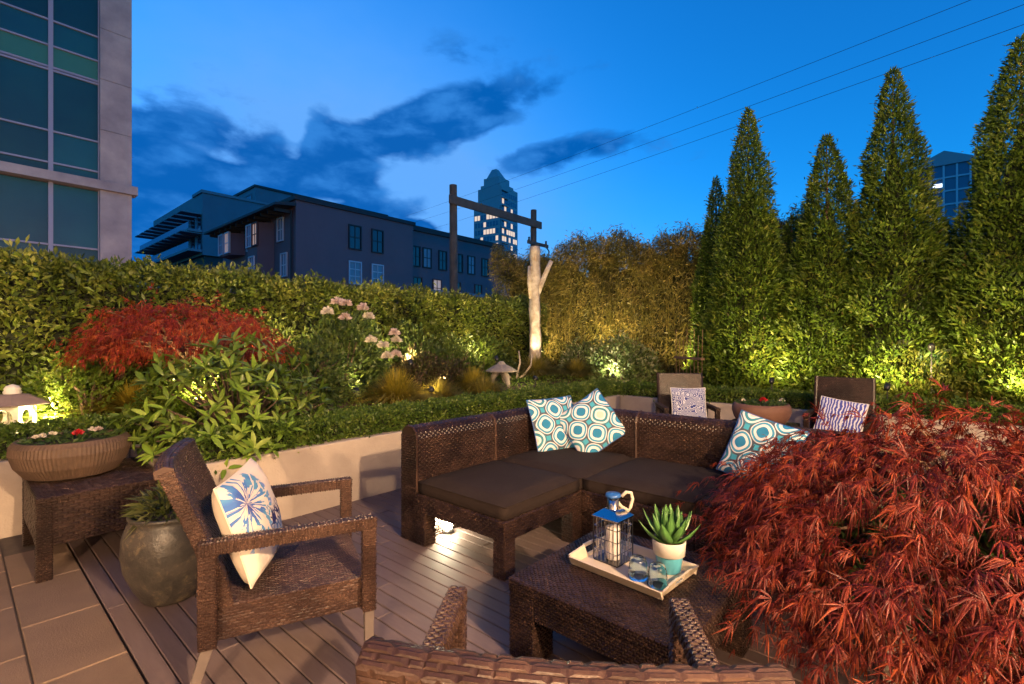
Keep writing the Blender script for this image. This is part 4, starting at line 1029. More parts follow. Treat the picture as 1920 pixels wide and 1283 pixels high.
shrub('bed_shrub', 'small shrub with pale new shoots beside the stump', (7.9, 5.2, sz(7.9, 5.2)), 0.4, 0.4, 0.6, 1400, 0.09, 0.03, 'variegated', seed=50, two=True)
shrub('bed_shrub', 'fern-like bright shrub behind the stone lantern', (6.15, 6.05, sz(6.15, 6.05)), 0.3, 0.25, 0.55, 900, 0.10, 0.02, 'broad_leaf', seed=51, two=True)

shrub('bed_shrub', 'dark leafy shrub against the hedge below the timber frame', (4.55, 6.0, sz(4.55, 6.0)), 0.62, 0.36, 0.95, 2600, 0.085, 0.03, 'rhodo_leaf', seed=52, two=True)
shrub('bed_shrub', 'low dark shrub with reddish new leaves beside the amber grass', (4.75, 5.35, sz(4.75, 5.35)), 0.40, 0.34, 0.42, 1300, 0.07, 0.026, 'dark_plant', seed=53, two=True)
shrub('bed_shrub', 'olive shrub between the rhododendron and broad-leaved shrub', (2.55, 5.15, sz(2.55, 5.15)), 0.48, 0.40, 0.62, 2200, 0.075, 0.028, 'rhodo_leaf', seed=54, two=True)
shrub('bed_shrub', 'feathery green shrub against the hedge behind the rhododendron', (2.5, 6.05, sz(2.5, 6.05)), 0.55, 0.3, 1.0, 2400, 0.08, 0.02, 'laurel', seed=55, two=True)
shrub('bed_shrub', 'dark shrub against the hedge beside the driftwood', (6.5, 6.3, sz(6.5, 6.3)), 0.7, 0.36, 0.75, 2400, 0.08, 0.03, 'rhodo_leaf', seed=56, two=True)
gx = rng.uniform(1.2, 8.2, 16000); gy = rng.uniform(4.4, 6.4, 16000)
p = np.stack([gx, gy, soil_z(gx, gy) + rng.uniform(0, 0.09, len(gx)) * (0.6 + 0.6 * np.sin(gx * 5) * np.sin(gy * 6))], 1)
d = unit(np.array([0, 0, 0.5]) + rng.normal(0, 0.6, p.shape)); d[:, 2] = np.abs(d[:, 2])
o = MB().blades(p, d, sides(d), rng.uniform(0.035, 0.07, len(p)), rng.uniform(0.014, 0.026, len(p)), 0.1, 0.2, True).build('ground_cover', 'boxwood', None, kind='stuff')
tag(o, 'low leafy ground cover carpeting the flower bed', 'ground cover')

# cut-leaf maples
def maple(label, c, rx, ry, rz, trunk_h, ncl, nlf, lobeL, lobeW, mat, seed, zmin=-0.1, gap=None, down=0.55):
    t = thing('japanese_maple', label, 'tree', c, 0, 'cut-leaf red maples')
    r = np.random.default_rng(seed)
    v = r.normal(size=(ncl * 3, 3)); v /= np.linalg.norm(v, axis=1, keepdims=True); v = v[v[:, 2] > zmin][:ncl]; m_ = len(v)
    k = (1 - 0.40 * r.uniform(0, 1, m_) ** 1.3) * (1 + 0.06 * lump(v, 3.2, seed) + 0.07 * lump(v, 8.0, seed + 1))
    cp = v * np.array([rx, ry, rz]) * k[:, None] + np.array([0, 0, trunk_h])
    out = unit(v * np.array([1, 1, 0.25]) + r.normal(0, 0.30, (m_, 3)))
    # leaves strung along a drooping twig
    s = np.linspace(0, 1, nlf)
    tl = r.uniform(0.10, 0.26, m_)[:, None, None] * (rx / 0.95) ** 0.5
    lp = cp[:, None, :] + out[:, None, :] * s[None, :, None] * tl + np.array([0, 0, -1.0]) * (s ** 2)[None, :, None] * tl * 0.45
    lp = lp + r.normal(0, 0.018, lp.shape)
    ax = unit(out[:, None, :] + np.array([0, 0, -down]) + r.normal(0, 0.5, lp.shape)).reshape(-1, 3); lp = lp.reshape(-1, 3)
    nn = unit(np.cross(ax, unit(r.normal(0, 0.6, ax.shape) + np.array([0, 0, 0.01])))); 
    nn = unit(np.array([0, 0, 1.0]) * 0.9 + out.repeat(nlf, 0) * 0.3 + r.normal(0, 0.45, ax.shape)); nn = unit(nn - ax * np.sum(nn * ax, 1, keepdims=True)); sd = np.cross(nn, ax)
    P = []; D = []; S = []; LL = []; ls = r.uniform(0.5, 1.25, len(lp))
    for ang, ln in ((-1.25, 0.5), (-0.75, 0.78), (-0.36, 0.95), (0.0, 1.0), (0.36, 0.95), (0.75, 0.78), (1.25, 0.5)):
        an = ang * r.uniform(0.55, 1.05, len(lp)) + r.normal(0, 0.16, len(lp)); d = ax * np.cos(an)[:, None] + sd * np.sin(an)[:, None]
        P.append(lp); D.append(unit(d - nn * 0.12)); S.append(np.cross(nn, d)); LL.append(ln * ls * r.uniform(0.6, 1.25, len(lp)))
    P, D, S, LL = map(np.concatenate, (P, D, S, LL))
    MB().blades(P, D, S, LL * lobeL, lobeW * (0.7 + 0.3 * LL), 0.2, r.uniform(0.05, 0.6, (len(P), 1)), True).build('crown', mat, t)
    tr = MB(); br = MB()
    tr.tube([(0, 0, -0.02), (0.05, 0.03, trunk_h * 0.35), (-0.03, 0.06, trunk_h * 0.7), (0.04, 0.0, trunk_h + rz * 0.35)], [0.045, 0.038, 0.032, 0.022], 8)
    tr.build('trunk', 'bark_red', t, smooth=True)
    sel = r.choice(m_, min(m_, 70), replace=False)
    for q in sel:
        e = cp[q]; b0 = np.array([0.02, 0.02, trunk_h * 0.75 + rz * 0.2 * r.uniform(-0.5, 1)]); mid = b0 * 0.45 + e * 0.55 + np.array([0, 0, rz * 0.22])
        br.tube([b0, mid, e], [0.014, 0.008, 0.003], 5)
    br.build('branches', 'bark_red', t)
    return t
t = thing('planter_box', 'low concrete planter box under the large red maple', 'planter', (2.80, -0.13, 0))
for lo, hi in (((-0.30, -0.30, 0), (0.30, -0.25, 0.34)), ((-0.30, 0.25, 0), (0.30, 0.30, 0.34)), ((-0.30, -0.247, 0), (-0.25, 0.247, 0.34)), ((0.25, -0.247, 0), (0.30, 0.247, 0.34))): MB().box(lo, hi).build('side_panel', 'concrete', t)
MB().box((-0.249, -0.246, 0.01), (0.249, 0.246, 0.30)).build('soil', 'soil', t)
maple('large cut-leaf red maple spreading over the end of the sofa', (2.83, -0.15, 0.30), 1.0, 1.0, 0.57, 0.18, 1500, 7, 0.088, 0.0068, 'maple_red', 61, zmin=-0.30)
maple('small domed red maple in the bed behind the armchair', (1.49, 5.46, 0.50), 0.77, 0.77, 0.44, 0.84, 800, 6, 0.066, 0.0068, 'maple_bright', 62, zmin=-0.12)
shrub('underplanting', 'green leafy underplanting showing through the large red maple', (2.80, -0.13, 0.31), 0.62, 0.62, 0.46, 1500, 0.09, 0.045, 'flower_leaf', seed=63, two=True)

# broad-leaved shrub: leaves in whorls
def leaf_mesh(L, W, mat):
    m = MB(); pr = [(0.0, 0.08), (0.25, 0.72), (0.55, 1.0), (0.82, 0.62), (1.0, 0.02)]
    v = []
    for s_, wd in pr:
        z = -0.30 * L * s_ ** 2
        v += [(s_ * L, -W / 2 * wd, z + 0.16 * W * wd), (s_ * L, 0, z), (s_ * L, W / 2 * wd, z + 0.16 * W * wd)]
    f = []
    for k in range(4):
        for i in range(2): f.append((k * 3 + i, (k + 1) * 3 + i, (k + 1) * 3 + i + 1, k * 3 + i + 1))
    m.add(v, f); me = m.mesh('leaf'); me.materials.append(MATS[mat]); me.polygons.foreach_set('use_smooth', np.ones(len(me.polygons), bool))
    return me
def objleafmat():
    m, tt, p = newmat('big_leaf')
    rnd = tt.n('ShaderNodeObjectInfo').outputs['Random']
    cc = tt.ramp(rnd, [(0.0, (0.10, 0.18, 0.018)), (0.5, (0.18, 0.29, 0.030)), (1.0, (0.31, 0.40, 0.07))])
    tt.put(p.inputs['Base Color'], cc); p.inputs['Roughness'].default_value = 0.5; p.inputs['Specular IOR Level'].default_value = 0.3
    tr = tt.n('ShaderNodeBsdfTranslucent'); tt.put(tr.inputs[0], cc); mx = tt.n('ShaderNodeMixShader'); mx.inputs[0].default_value = 0.3
    tt.link(p.outputs[0], mx.inputs[1]); tt.link(tr.outputs[0], mx.inputs[2]); tt.link(mx.outputs[0], m.node_tree.nodes['Material Output'].inputs[0])
objleafmat()
t = thing('broadleaf_shrub', 'large-leaved light green shrub spilling over the wall behind the armchair', 'shrub', (1.58, 4.48, 0.47))
lm = leaf_mesh(0.118, 0.034, 'big_leaf')
r = np.random.default_rng(71); whorls = []
while len(whorls) < 250:
    a = r.uniform(0, 2 * PI); e = r.uniform(-0.15, 1.0); k = r.uniform(0.72, 1.05)
    ce = math.sqrt(max(0, 1 - min(1, abs(e)) ** 2))
    q = np.array([math.cos(a) * ce * 0.78, math.sin(a) * ce * 0.60, 0.12 + e * 0.80]) * [k, k, k]
    if q[1] > 0.34 and r.uniform() < 0.8: continue
    if q[2] < 0.10 and q[1] > -0.42: continue
    whorls.append((q, a, e))
cnt = 0; extra = MB()
order = sorted(whorls, key=lambda w_: w_[0][1] + 0.2 * w_[0][0])
st = MB()
for q, a, e in order:
    out = unit(np.array([math.cos(a) * 0.7, math.sin(a) * 0.7, 0.55 + 0.6 * max(e, 0)]))
    if r.uniform() < 0.3: st.tube([(0.04 * math.cos(a), 0.04 * math.sin(a), 0.0), q * [0.45, 0.45, 0.6], q], [0.012, 0.008, 0.004], 5)
    rot = Vector(out).to_track_quat('Z', 'Y').to_matrix().to_4x4()
    nl = int(r.integers(5, 8)); ph = r.uniform(0, 6.28)
    for i in range(nl):
        pitch = R(r.uniform(-62, 5)) if i % 3 else R(r.uniform(-80, -30))
        sc = r.uniform(0.72, 1.18)
        Mx = Matrix.Translation(Vector(q)) @ rot @ Matrix.Rotation(ph + i * 2 * PI / nl + r.normal(0, 0.4), 4, 'Z') @ Matrix.Rotation(pitch, 4, 'Y') @ Matrix.Scale(sc, 4)
        if cnt < 300:
            o = bpy.data.objects.new('leaf', lm); col.objects.link(o); o.parent = t; o.matrix_local = Mx; cnt += 1
        else:
            vv = np.empty(len(lm.vertices) * 3, np.float32); lm.vertices.foreach_get('co', vv); vv = vv.reshape(-1, 3)
            Ma = np.array(Mx); extra.add(vv @ Ma[:3, :3].T + Ma[:3, 3], [tuple(p_.vertices) for p_ in lm.polygons])
extra.build('foliage', 'broad_leaf', t, smooth=True, kind='stuff')
st.build('stems', 'bark', t)
# rhododendron with pale trusses
t = shrub('rhododendron', 'rhododendron with pale pink and cream flower clusters before the hedge', (3.25, 5.62, 0.52), 0.78, 0.50, 1.22, 3600, 0.11, 0.032, 'rhodo_leaf', seed=72, two=True, shell=0.75)
for fx_, fy_, fz_, mt in ((-0.27, -0.16, 1.34, 'petal_pink'), (-0.16, -0.15, 1.33, 'petal_pink'), (-0.39, -0.2, 1.22, 'petal_white'), (-0.22, -0.25, 1.16, 'petal_pink'), (0.02, -0.2, 1.29, 'petal_pink'), (0.10, -0.18, 1.19, 'petal_white'),
                          (0.05, -0.32, 0.90, 'petal_white'), (0.24, -0.35, 0.70, 'petal_white'), (0.37, -0.33, 0.72, 'petal_pink'), (0.46, -0.2, 0.90, 'petal_white'), (0.20, -0.33, 0.83, 'petal_white'), (0.42, -0.22, 0.99, 'petal_pink')):
    q = 110; d = rdir(q); d[:, 2] = np.abs(d[:, 2]) * 1.0 - 0.25; d = unit(d)
    p = np.tile([fx_ * 1.1, fy_ - 0.17, fz_], (q, 1)) + d * rng.uniform(0.015, 0.045, (q, 1))
    MB().blades(p, d, sides(d), rng.uniform(0.03, 0.05, q), rng.uniform(0.026, 0.04, q), 0.25, 0.1, True).build('flower', mt, t)
# grasses
def grass(label, x, y, z, rad, h, n, mat, seed):
    t = thing('grass_clump', label, 'grass', (x, y, z), 0, 'ornamental grass clumps in the bed')
    r = np.random.default_rng(seed); a = r.uniform(0, 2 * PI, n); lean = r.uniform(0.1, 1.0, n)
    n = n; L = h * r.uniform(0.7, 1.15, n); wd = 0.007
    m = MB(); V = []
    dirh = np.stack([np.cos(a), np.sin(a), 0 * a], 1); b = dirh * (0.05 * r.uniform(0, 1, n))[:, None]; sd = np.stack([-np.sin(a), np.cos(a), 0 * a], 1)
    cols = []
    for s_ in (0, 0.4, 0.75, 1.0):
        p = b + dirh * (rad * lean * s_ ** 1.15)[:, None] + np.array([0, 0, 1.0]) * (L * (s_ - 0.85 * lean * s_ ** 2.0))[:, None]
        ww = wd * (1 - 0.85 * s_)
        cols += [p + sd * ww, p - sd * ww]
    v = np.stack(cols, 1).reshape(-1, 3); o = np.arange(n)[:, None] * 8
    m.add(v, [np.concatenate([o + np.array([k * 2, k * 2 + 1, k * 2 + 3, k * 2 + 2]) for k in range(3)])])
    m.build('blades', mat, t, kind='stuff')
    return t
grass('golden arching grass clump below the white flower clusters', 3.42, 4.78, sz(3.42, 4.78), 0.61, 0.48, 1800, 'gold_grass', 81)
grass('amber grass tuft beside the golden clump, behind the boxwood', 4.05, 4.75, sz(4.05, 4.75), 0.49, 0.35, 1200, 'tan_grass', 82)
grass('yellow grass tuft behind the boxwood midway along the sofa', 4.85, 4.95, sz(4.85, 4.95), 0.57, 0.39, 1400, 'gold_grass', 83)
grass('tan grass tuft beside the yellow tuft, short of the stone lantern', 4.72, 4.62, sz(4.72, 4.62), 0.61, 0.41, 1600, 'tan_grass', 84)
grass('long tan grass spilling below the stump', 6.75, 5.35, sz(6.75, 5.35), 0.71, 0.45, 1800, 'tan_grass', 85)
grass('tan grass tuft at the corner of the planter near the stump', 7.45, 4.95, sz(7.45, 4.95), 0.64, 0.41, 1600, 'tan_grass', 86)
grass('low gold grass by the white lantern light', 1.15, 5.75, sz(1.15, 5.75), 0.54, 0.35, 1400, 'gold_grass', 87)
# stump, driftwood, lanterns
t = thing('tree_stump', 'pale bleached tree stump with one forked limb, lit from below', 'stump', (7.37, 5.85, 0.74))
k = 26; zs = np.linspace(0, 2.50, k)
m = MB(); m.tube([(0.012 * math.sin(z * 4) + 0.02 * z / 2.5, 0.012 * math.cos(z * 3), z) for z in zs], [0.165 - 0.045 * min(1, z / 0.5) - 0.012 * z + 0.006 * math.sin(z * 11) for z in zs], 14)
v = m.v[0]; a = np.arctan2(v[:, 1], v[:, 0]); v[:, :2] *= (1 + 0.07 * np.cos(a * 5 + v[:, 2] * 1.5) + 0.05 * np.cos(a * 3 - v[:, 2] * 5) + rng.normal(0, 0.025, len(a)))[:, None]
m.build('trunk', 'pale_wood', t, smooth=True)
ru = Vector((0.6574, -0.7536, 0))
m = MB(); m.tube([tuple(ru * 0.04 + Vector((0, 0, 1.55))), tuple(ru * 0.13 + Vector((0, 0, 1.78))), tuple(ru * 0.22 + Vector((0, 0, 2.0))), tuple(ru * 0.32 + Vector((0, 0, 2.22)))], [0.055, 0.05, 0.047, 0.043], 10); m.build('limb', 'pale_wood', t, smooth=True)
m = MB(); m.tube([tuple(ru * -0.06 + Vector((0, 0, 1.50))), tuple(ru * -0.10 + Vector((0, 0, 1.8))), tuple(ru * -0.095 + Vector((0, 0, 2.12)))], [0.05, 0.045, 0.04], 10); m.build('limb', 'pale_wood', t, smooth=True)
for q in range(7):
    a = q * 0.9; MB().tube([(0.10 * math.cos(a), 0.10 * math.sin(a), 0.22), (0.18 * math.cos(a), 0.18 * math.sin(a), 0.05), (0.26 * math.cos(a), 0.26 * math.sin(a), -0.08)], [0.05, 0.05, 0.03], 7).build('root', 'bark_red', t, smooth=True)
t = thing('driftwood', 'branching pale driftwood beside the small stone lantern', 'driftwood', (6.35, 5.45, 0.70))
for pts in ([(0, 0, -0.05), (0.02, -0.02, 0.18), (0.05, -0.05, 0.35), (0.04, -0.03, 0.55)], [(0, 0, 0.02), (0.10, -0.12, 0.16), (0.16, -0.20, 0.30), (0.19, -0.20, 0.48)], [(0, 0, 0.0), (-0.09, 0.10, 0.12), (-0.17, 0.18, 0.26)]):
    MB().tube(pts, [0.028, 0.022, 0.017, 0.010][:len(pts)], 7).build('branch', 'pale_wood', t, smooth=True)
t = thing('stone_lantern', 'small weathered stone lantern with round roof on arched legs', 'lantern', (5.66, 5.16, 0.70))
MB().lathe([(0.245, 0.235), (0.25, 0.25), (0.20, 0.285), (0.11, 0.335), (0.075, 0.35), (0.05, 0.385), (0.03, 0.40), (0.0, 0.402)], 8).build('roof', 'stone', t)
MB().lathe([(0.0, 0.234), (0.245, 0.2345)], 8).build('roof_underside', 'stone', t)
for q in range(3):
    a = q * 2 * PI / 3 + 0.4; c_, s_ = math.cos(a), math.sin(a)
    MB().tube([(0.06 * c_, 0.06 * s_, 0.232), (0.12 * c_, 0.12 * s_, 0.17), (0.15 * c_, 0.15 * s_, 0.08), (0.165 * c_, 0.165 * s_, -0.06)], [0.05, 0.045, 0.038, 0.036], 8).build('leg', 'stone', t, smooth=True)
t = thing('garden_lantern', 'white stone garden lantern with round window and dark wide roof', 'lantern', (0.33, 5.80, 0.47), R(-35))
MB().lathe([(0.13, 0.0), (0.13, 0.17), (0.15, 0.18), (0.15, 0.21), (0.0, 0.212)], 6).build('pedestal', 'lantern_white', t)
m = MB(); b = 0.105; zc = 0.31; nseg = 24
for ax in range(4):
    M4 = Matrix.Rotation(ax * PI / 2, 4, 'Z')
    def Pn(x, z, y=-b): q = M4 @ Vector((x, y, z)); return tuple(q)
    ri = 0.066
    inn = [(ri * math.cos(2 * PI * k / nseg + PI / 4), zc + ri * math.sin(2 * PI * k / nseg + PI / 4)) for k in range(nseg)]
    outp = []
    for k in range(nseg):
        a = 2 * PI * k / nseg + PI / 4; c_, s_ = math.cos(a), math.sin(a); f = b / max(abs(c_), abs(s_)); outp.append((f * c_ * 0.999, zc + f * s_ * 0.93))
    vv = [Pn(x, z) for x, z in outp] + [Pn(x, z) for x, z in inn] + [Pn(x, z, -b + 0.028) for x, z in inn]
    ff = [(k, (k + 1) % nseg, nseg + (k + 1) % nseg, nseg + k) for k in range(nseg)] + [(nseg + k, nseg + (k + 1) % nseg, 2 * nseg + (k + 1) % nseg, 2 * nseg + k) for k in range(nseg)]
    m.add(vv, ff)
m.build('light_box', 'lantern_white', t)
MB().lathe([(0.255, 0.410), (0.262, 0.418), (0.19, 0.455), (0.11, 0.492), (0.055, 0.50)], 6).build('roof', 'lantern_roof', t)
MB().lathe([(0.0, 0.409), (0.256, 0.4095)], 6).build('roof_underside', 'lantern_white', t)
MB().lathe([(0.055, 0.50), (0.060, 0.515), (0.050, 0.53), (0.055, 0.54), (0.04, 0.565), (0.0, 0.58)], 16).build('finial', 'lantern_white', t, smooth=True)
# wooden trellis behind the medallion-pillow chair
t = thing('trellis', 'golden-lit wooden rail trellis with thin rods behind the medallion-pillow chair', 'trellis', (7.72, 3.0, 0.46), R(-40))
MB().box((-0.03, -0.42, 0.665), (0.03, 0.42, 0.70)).build('rail', 'bark_red', t)
MB().box((-0.02, -0.42, 0.40), (0.02, 0.42, 0.42)).build('rail', 'bark_red', t)
for k in range(8): y = -0.40 + k * 0.114; MB().tube([(0.0, y, -0.03), (0.0, y, 0.664), (0.0, y + rng.uniform(-0.02, 0.02), 1.08 + rng.uniform(-0.1, 0.1))], 0.0045, 6).build('rod', 'bark_red', t)

# ------------------------------------------------------------------ garden lights
GOLD = (1.0, 0.74, 0.34)
def uplight(label, loc, power, aim, spot=95, colr=GOLD, bulb='bulb_warm'):
    t = thing('garden_spotlight', label, 'spotlight', loc, 0, 'garden spotlights')
    a = Vector(aim).normalized(); q = a.to_track_quat('Z', 'Y').to_matrix().to_4x4(); q.translation = Vector((0, 0, 0.10))
    m = MB(); m.lathe([(0.0, -0.05), (0.022, -0.05), (0.032, -0.03), (0.036, 0.03), (0.033, 0.03), (0.030, 0.012), (0.0, 0.010)], 16); v = m.v[0]; Ma = np.array(q); m.v[0] = v @ Ma[:3, :3].T + Ma[:3, 3]
    m.build('housing', 'black_metal', t, smooth=True)
    m = MB(); m.lathe([(0.0, 0.014), (0.028, 0.013)], 16); v = m.v[0]; m.v[0] = v @ Ma[:3, :3].T + Ma[:3, 3]; m.build('lens', bulb, t)
    MB().tube([(0, 0, -0.45), (0, 0, 0.06)], 0.008, 6).build('stake', 'black_metal', t)
    p = a * 0.045 + Vector((0, 0, 0.10))
    add_light('lamp_light', t, tuple(p), power, colr, 'SPOT', 0.02, spot, tuple(a), 0.8)
    return t
uplight('spotlight in the bed shining on the white lantern', (0.62, 5.66, sz(0.62, 5.66, 0.06)), 42, (-0.45, 0.6, 0.30), 150)
uplight('spotlight behind the boxwood shining under the small red maple', (1.45, 5.0, sz(1.45, 5.0, 0.05)), 20, (0.1, 0.6, 0.7), 130)
uplight('spotlight in the bed below the white flower clusters', (3.0, 4.95, sz(3.0, 4.95, 0.03)), 6, (0.15, 0.6, 0.7), 120)
uplight('spotlight in the bed beside the purple shrub', (4.7, 5.35, sz(4.7, 5.35, 0.03)), 6, (0.1, 0.7, 0.6), 130)
uplight('spotlight at the foot of the stump', (7.05, 5.55, sz(7.05, 5.55, 0.03)), 34, (0.22, 0.20, 0.9), 70, (1.0, 0.80, 0.52))
uplight('spotlight shining on the bamboo beside the stump', (8.40, 6.7, 0.80), 100, (0.40, 0.1, 0.85), 140)
uplight('spotlight shining on the bamboo behind the variegated shrub', (8.65, 5.3, 0.95), 95, (0.40, 0.0, 0.8), 130)
uplight('spotlight shining on the bamboo behind the trellis', (8.45, 3.55, 0.70), 65, (0.4, 0.1, 0.8), 120)
uplight('spotlight before the variegated shrub', (7.45, 4.2, 0.72), 18, (0.6, 0.4, 0.35), 120, (1.0, 0.92, 0.66))
uplight('spotlight between the slim cedar and the bent-tip cedar', (7.30, 1.70, 0.78), 44, (0.6, 0.0, 0.8), 160)
uplight('spotlight below the gap in the cedars', (7.22, 0.45, 0.78), 44, (0.6, -0.1, 0.75), 160)
uplight('spotlight before the broad cedar', (7.22, -0.75, 0.78), 60, (0.6, 0.0, 0.65), 160)
uplight('white spotlight fixed high among the cedars', (7.62, 0.06, 1.24), 1.5, (0.6, 0.0, -0.6), 120, (0.9, 0.95, 1.0), 'bulb_white')
uplight('added spotlight brightening the hedge behind the white lantern', (-0.55, 5.55, sz(-0.55, 5.55, 0.30)), 50, (0.1, 0.7, 0.75), 150)  # this and the hedge spots below are added to brighten the hedge
uplight('added spotlight brightening the hedge behind the small red maple', (2.35, 5.45, sz(2.35, 5.45, 0.35)), 34, (0.0, 0.6, 0.8), 150)
uplight('added spotlight brightening the hedge past the rhododendron', (4.05, 5.35, sz(4.05, 5.35, 0.32)), 40, (0.1, 0.6, 0.8), 150)
uplight('added spotlight brightening the hedge near the stone lantern', (5.75, 5.35, sz(5.75, 5.35, 0.32)), 40, (0.0, 0.6, 0.8), 150)
uplight('added spotlight brightening the bamboo beyond the hedge end', (8.65, 7.6, 0.70), 80, (0.40, 0.15, 0.85), 130)  # extra lamp added where the bamboo came out dark
uplight('added spotlight behind the hedge warming the office block column', (2.9, 9.0, 0.2), 300, (0.05, 1.0, 0.52), 62, (1.0, 0.66, 0.50))  # unseen lamp, assumed and added to warm the column
uplight('added spotlight brightening the golden grasses behind the boxwood', (3.75, 4.55, sz(3.75, 4.55, 0.20)), 3.5, (0.3, 0.7, 0.1), 150)  # extra lamp added because the grasses came out dark
uplight('added spotlight brightening the tan grasses before the stone lantern', (5.75, 4.55, sz(5.75, 4.55, 0.22)), 3, (0.4, 0.7, 0.1), 150)  # also added, to lift the grasses along the bed
# floor light under the sofa
t = thing('floor_light', 'bright floor light shining beneath the end of the sofa', 'light', (2.40, 2.72, 0.0))
MB().lathe([(0.0, 0.001), (0.045, 0.001), (0.045, 0.02), (0.035, 0.03), (0.0, 0.03)], 20).build('base', 'black_metal', t)
MB().lathe([(0.0, 0.0305), (0.026, 0.031), (0.034, 0.05), (0.026, 0.075), (0.0, 0.082)], 18).build('bulb', 'bulb_hot', t, smooth=True)
add_light('lamp_light', t, (-0.06, -0.03, 0.10), 2.0, (1.0, 0.86, 0.55), 'POINT', 0.02)

# ------------------------------------------------------------------ buildings and poles beyond the garden
plain('dark_render', (0.155, 0.092, 0.108), 0.85, (0.175, 0.105, 0.122), 0.6, 0.3, 6)
plain('dark_render_low', (0.13, 0.09, 0.11), 0.85, (0.15, 0.105, 0.13), 0.6)
plain('trim_dark', (0.025, 0.025, 0.03), 0.7)
plain('trim_pale', (0.5, 0.5, 0.58), 0.6)
plain('metal_clad', (0.10, 0.12, 0.16), 0.6, (0.12, 0.145, 0.19), 0.3)
plain('slab_grey', (0.17, 0.18, 0.22), 0.7)
plain('red_trim', (0.12, 0.045, 0.045), 0.7)
plain('curtain_glass', (0.006, 0.075, 0.085), 0.45, (0.004, 0.045, 0.065), 0.4, spec=0.35, island=0.4)  # patchy darker tone stands for uneven reflections, set in the base colour
plain('spandrel_glass', (0.04, 0.16, 0.11), 0.45, spec=0.3)
plain('window_glass', (0.02, 0.026, 0.04), 0.08, spec=0.6)
plain('window_pale', (0.16, 0.19, 0.26), 0.2)
plain('tower_glass', (0.07, 0.11, 0.20), 0.15, spec=0.6)
plain('tower_wall', (0.34, 0.30, 0.34), 0.7)
plain('mullion_mauve', (0.31, 0.26, 0.30), 0.5)
plain('red_brick', (0.17, 0.06, 0.05), 0.8)
glow('lit_window', (1.0, 0.66, 0.42), 0.22)
glow('lit_window_soft', (0.9, 0.55, 0.40), 0.07)
glow('lit_white', (0.85, 0.95, 1.0), 0.5)
# glass office block with concrete corner
t = thing('office_building', 'teal glass office block with a concrete corner column, tree-shadow blotches painted on', 'building', (3.87, 20.0, -0.1))
MB().box((-14, 0.25, 0), (-0.01, 14, 19)).build('wall', 'trim_dark', t)
for z0, z1 in ((0, 3.1), (3.115, 6.30), (6.58, 8.2), (8.215, 9.8), (9.815, 11.4), (11.415, 13.0), (13.015, 16), (16.015, 19)): MB().box((-0.80, -0.10, z0), (0.0, 0.249, z1)).build('column', 'concrete_tree_shade', t)
MB().box((-14, -0.22, 6.303), (0.14, 0.249, 6.577)).build('ledge', 'concrete_tree_shade', t)
rows = [2.3, 4.43, 6.30], [6.58, 6.89, 7.84, 9.68], [9.74, 10.40, 11.16, 12.87], [12.93, 13.6, 14.35, 16.06]
for rw in rows:
    for z0, z1 in zip(rw[:-1], rw[1:]):
        for k in range(7):
            x1 = -0.83 - k * 1.15; x0 = x1 - 1.09
            sp = abs(z0 - 9.74) < 0.01 or abs(z0 - 12.93) < 0.01
            MB().box((x0, 0.10, z0 + 0.03), (x1 + 0.0, 0.14, z1 - 0.03)).build('glass_pane', 'spandrel_glass' if sp else 'curtain_glass', t)
for k in range(8):
    x = -0.83 - k * 1.15
    MB().box((x + 0.0 if k == 0 else x, 0.03, 0), (x + 0.11 if k else x + 0.028, 0.18, 6.30)).build('mullion', 'mullion_mauve', t)
    MB().box((x + 0.0 if k == 0 else x, 0.03, 6.58), (x + 0.11 if k else x + 0.028, 0.18, 19)).build('mullion', 'mullion_mauve', t)
for rw in rows:
    for i, z in enumerate(rw):
        hgt = 0.05 if (0 < i < len(rw) - 1) else 0.085
        if abs(z - 6.30) < 0.01 or abs(z - 6.58) < 0.01: continue
        MB().box((-9, 0.05, z - hgt / 2), (-0.832, 0.16, z + hgt / 2)).build('transom', 'mullion_mauve', t)
def window(parent, c, w_, h_, face, glass='window_glass', frm='trim_dark', bars=(1, 1), deep=0.12):
    """window on a wall facing -Y or -X; c is the centre on the wall plane"""
    def bx_(m, a0, a1, z0, z1, d0, d1):
        if face == 'y': m.box((c[0] + a0, c[1] + d0, c[2] + z0), (c[0] + a1, c[1] + d1, c[2] + z1))
        else: m.box((c[0] + d0, c[1] + a0, c[2] + z0), (c[0] + d1, c[1] + a1, c[2] + z1))
    f = MB(); fw_ = 0.09
    bx_(f, -w_ / 2 - fw_, -w_ / 2, -h_ / 2 - fw_, h_ / 2 + fw_, -deep, 0.05); bx_(f, w_ / 2, w_ / 2 + fw_, -h_ / 2 - fw_, h_ / 2 + fw_, -deep, 0.05)
    bx_(f, -w_ / 2, w_ / 2, -h_ / 2 - fw_, -h_ / 2, -deep, 0.05); bx_(f, -w_ / 2, w_ / 2, h_ / 2, h_ / 2 + fw_, -deep, 0.05)
    for k in range(bars[0]): a = -w_ / 2 + w_ * (k + 1) / (bars[0] + 1); bx_(f, a - 0.025, a + 0.025, -h_ / 2, h_ / 2, -deep * 0.6, 0.02)
    for k in range(bars[1]): z = -h_ / 2 + h_ * (k + 1) / (bars[1] + 1); bx_(f, -w_ / 2, w_ / 2, z - 0.03, z + 0.03, -deep * 0.62, 0.02)
    o = f.build('window', frm, parent)
    g_ = MB(); bx_(g_, -w_ / 2, w_ / 2, -h_ / 2, h_ / 2, -0.03, 0.01); g_.build('pane', glass, o)
t = thing('brick_house', 'dark grey flat-roofed old house with bay windows above the hedge', 'building', (16.2, 34.7, -0.1))
MB().box((0, 0, 0), (10.4, 14.4, 11.7)).build('wall', 'dark_render', t)
MB().box((-0.15, -0.15, 11.703), (10.55, 14.6, 12.0)).build('parapet', 'trim_dark', t)
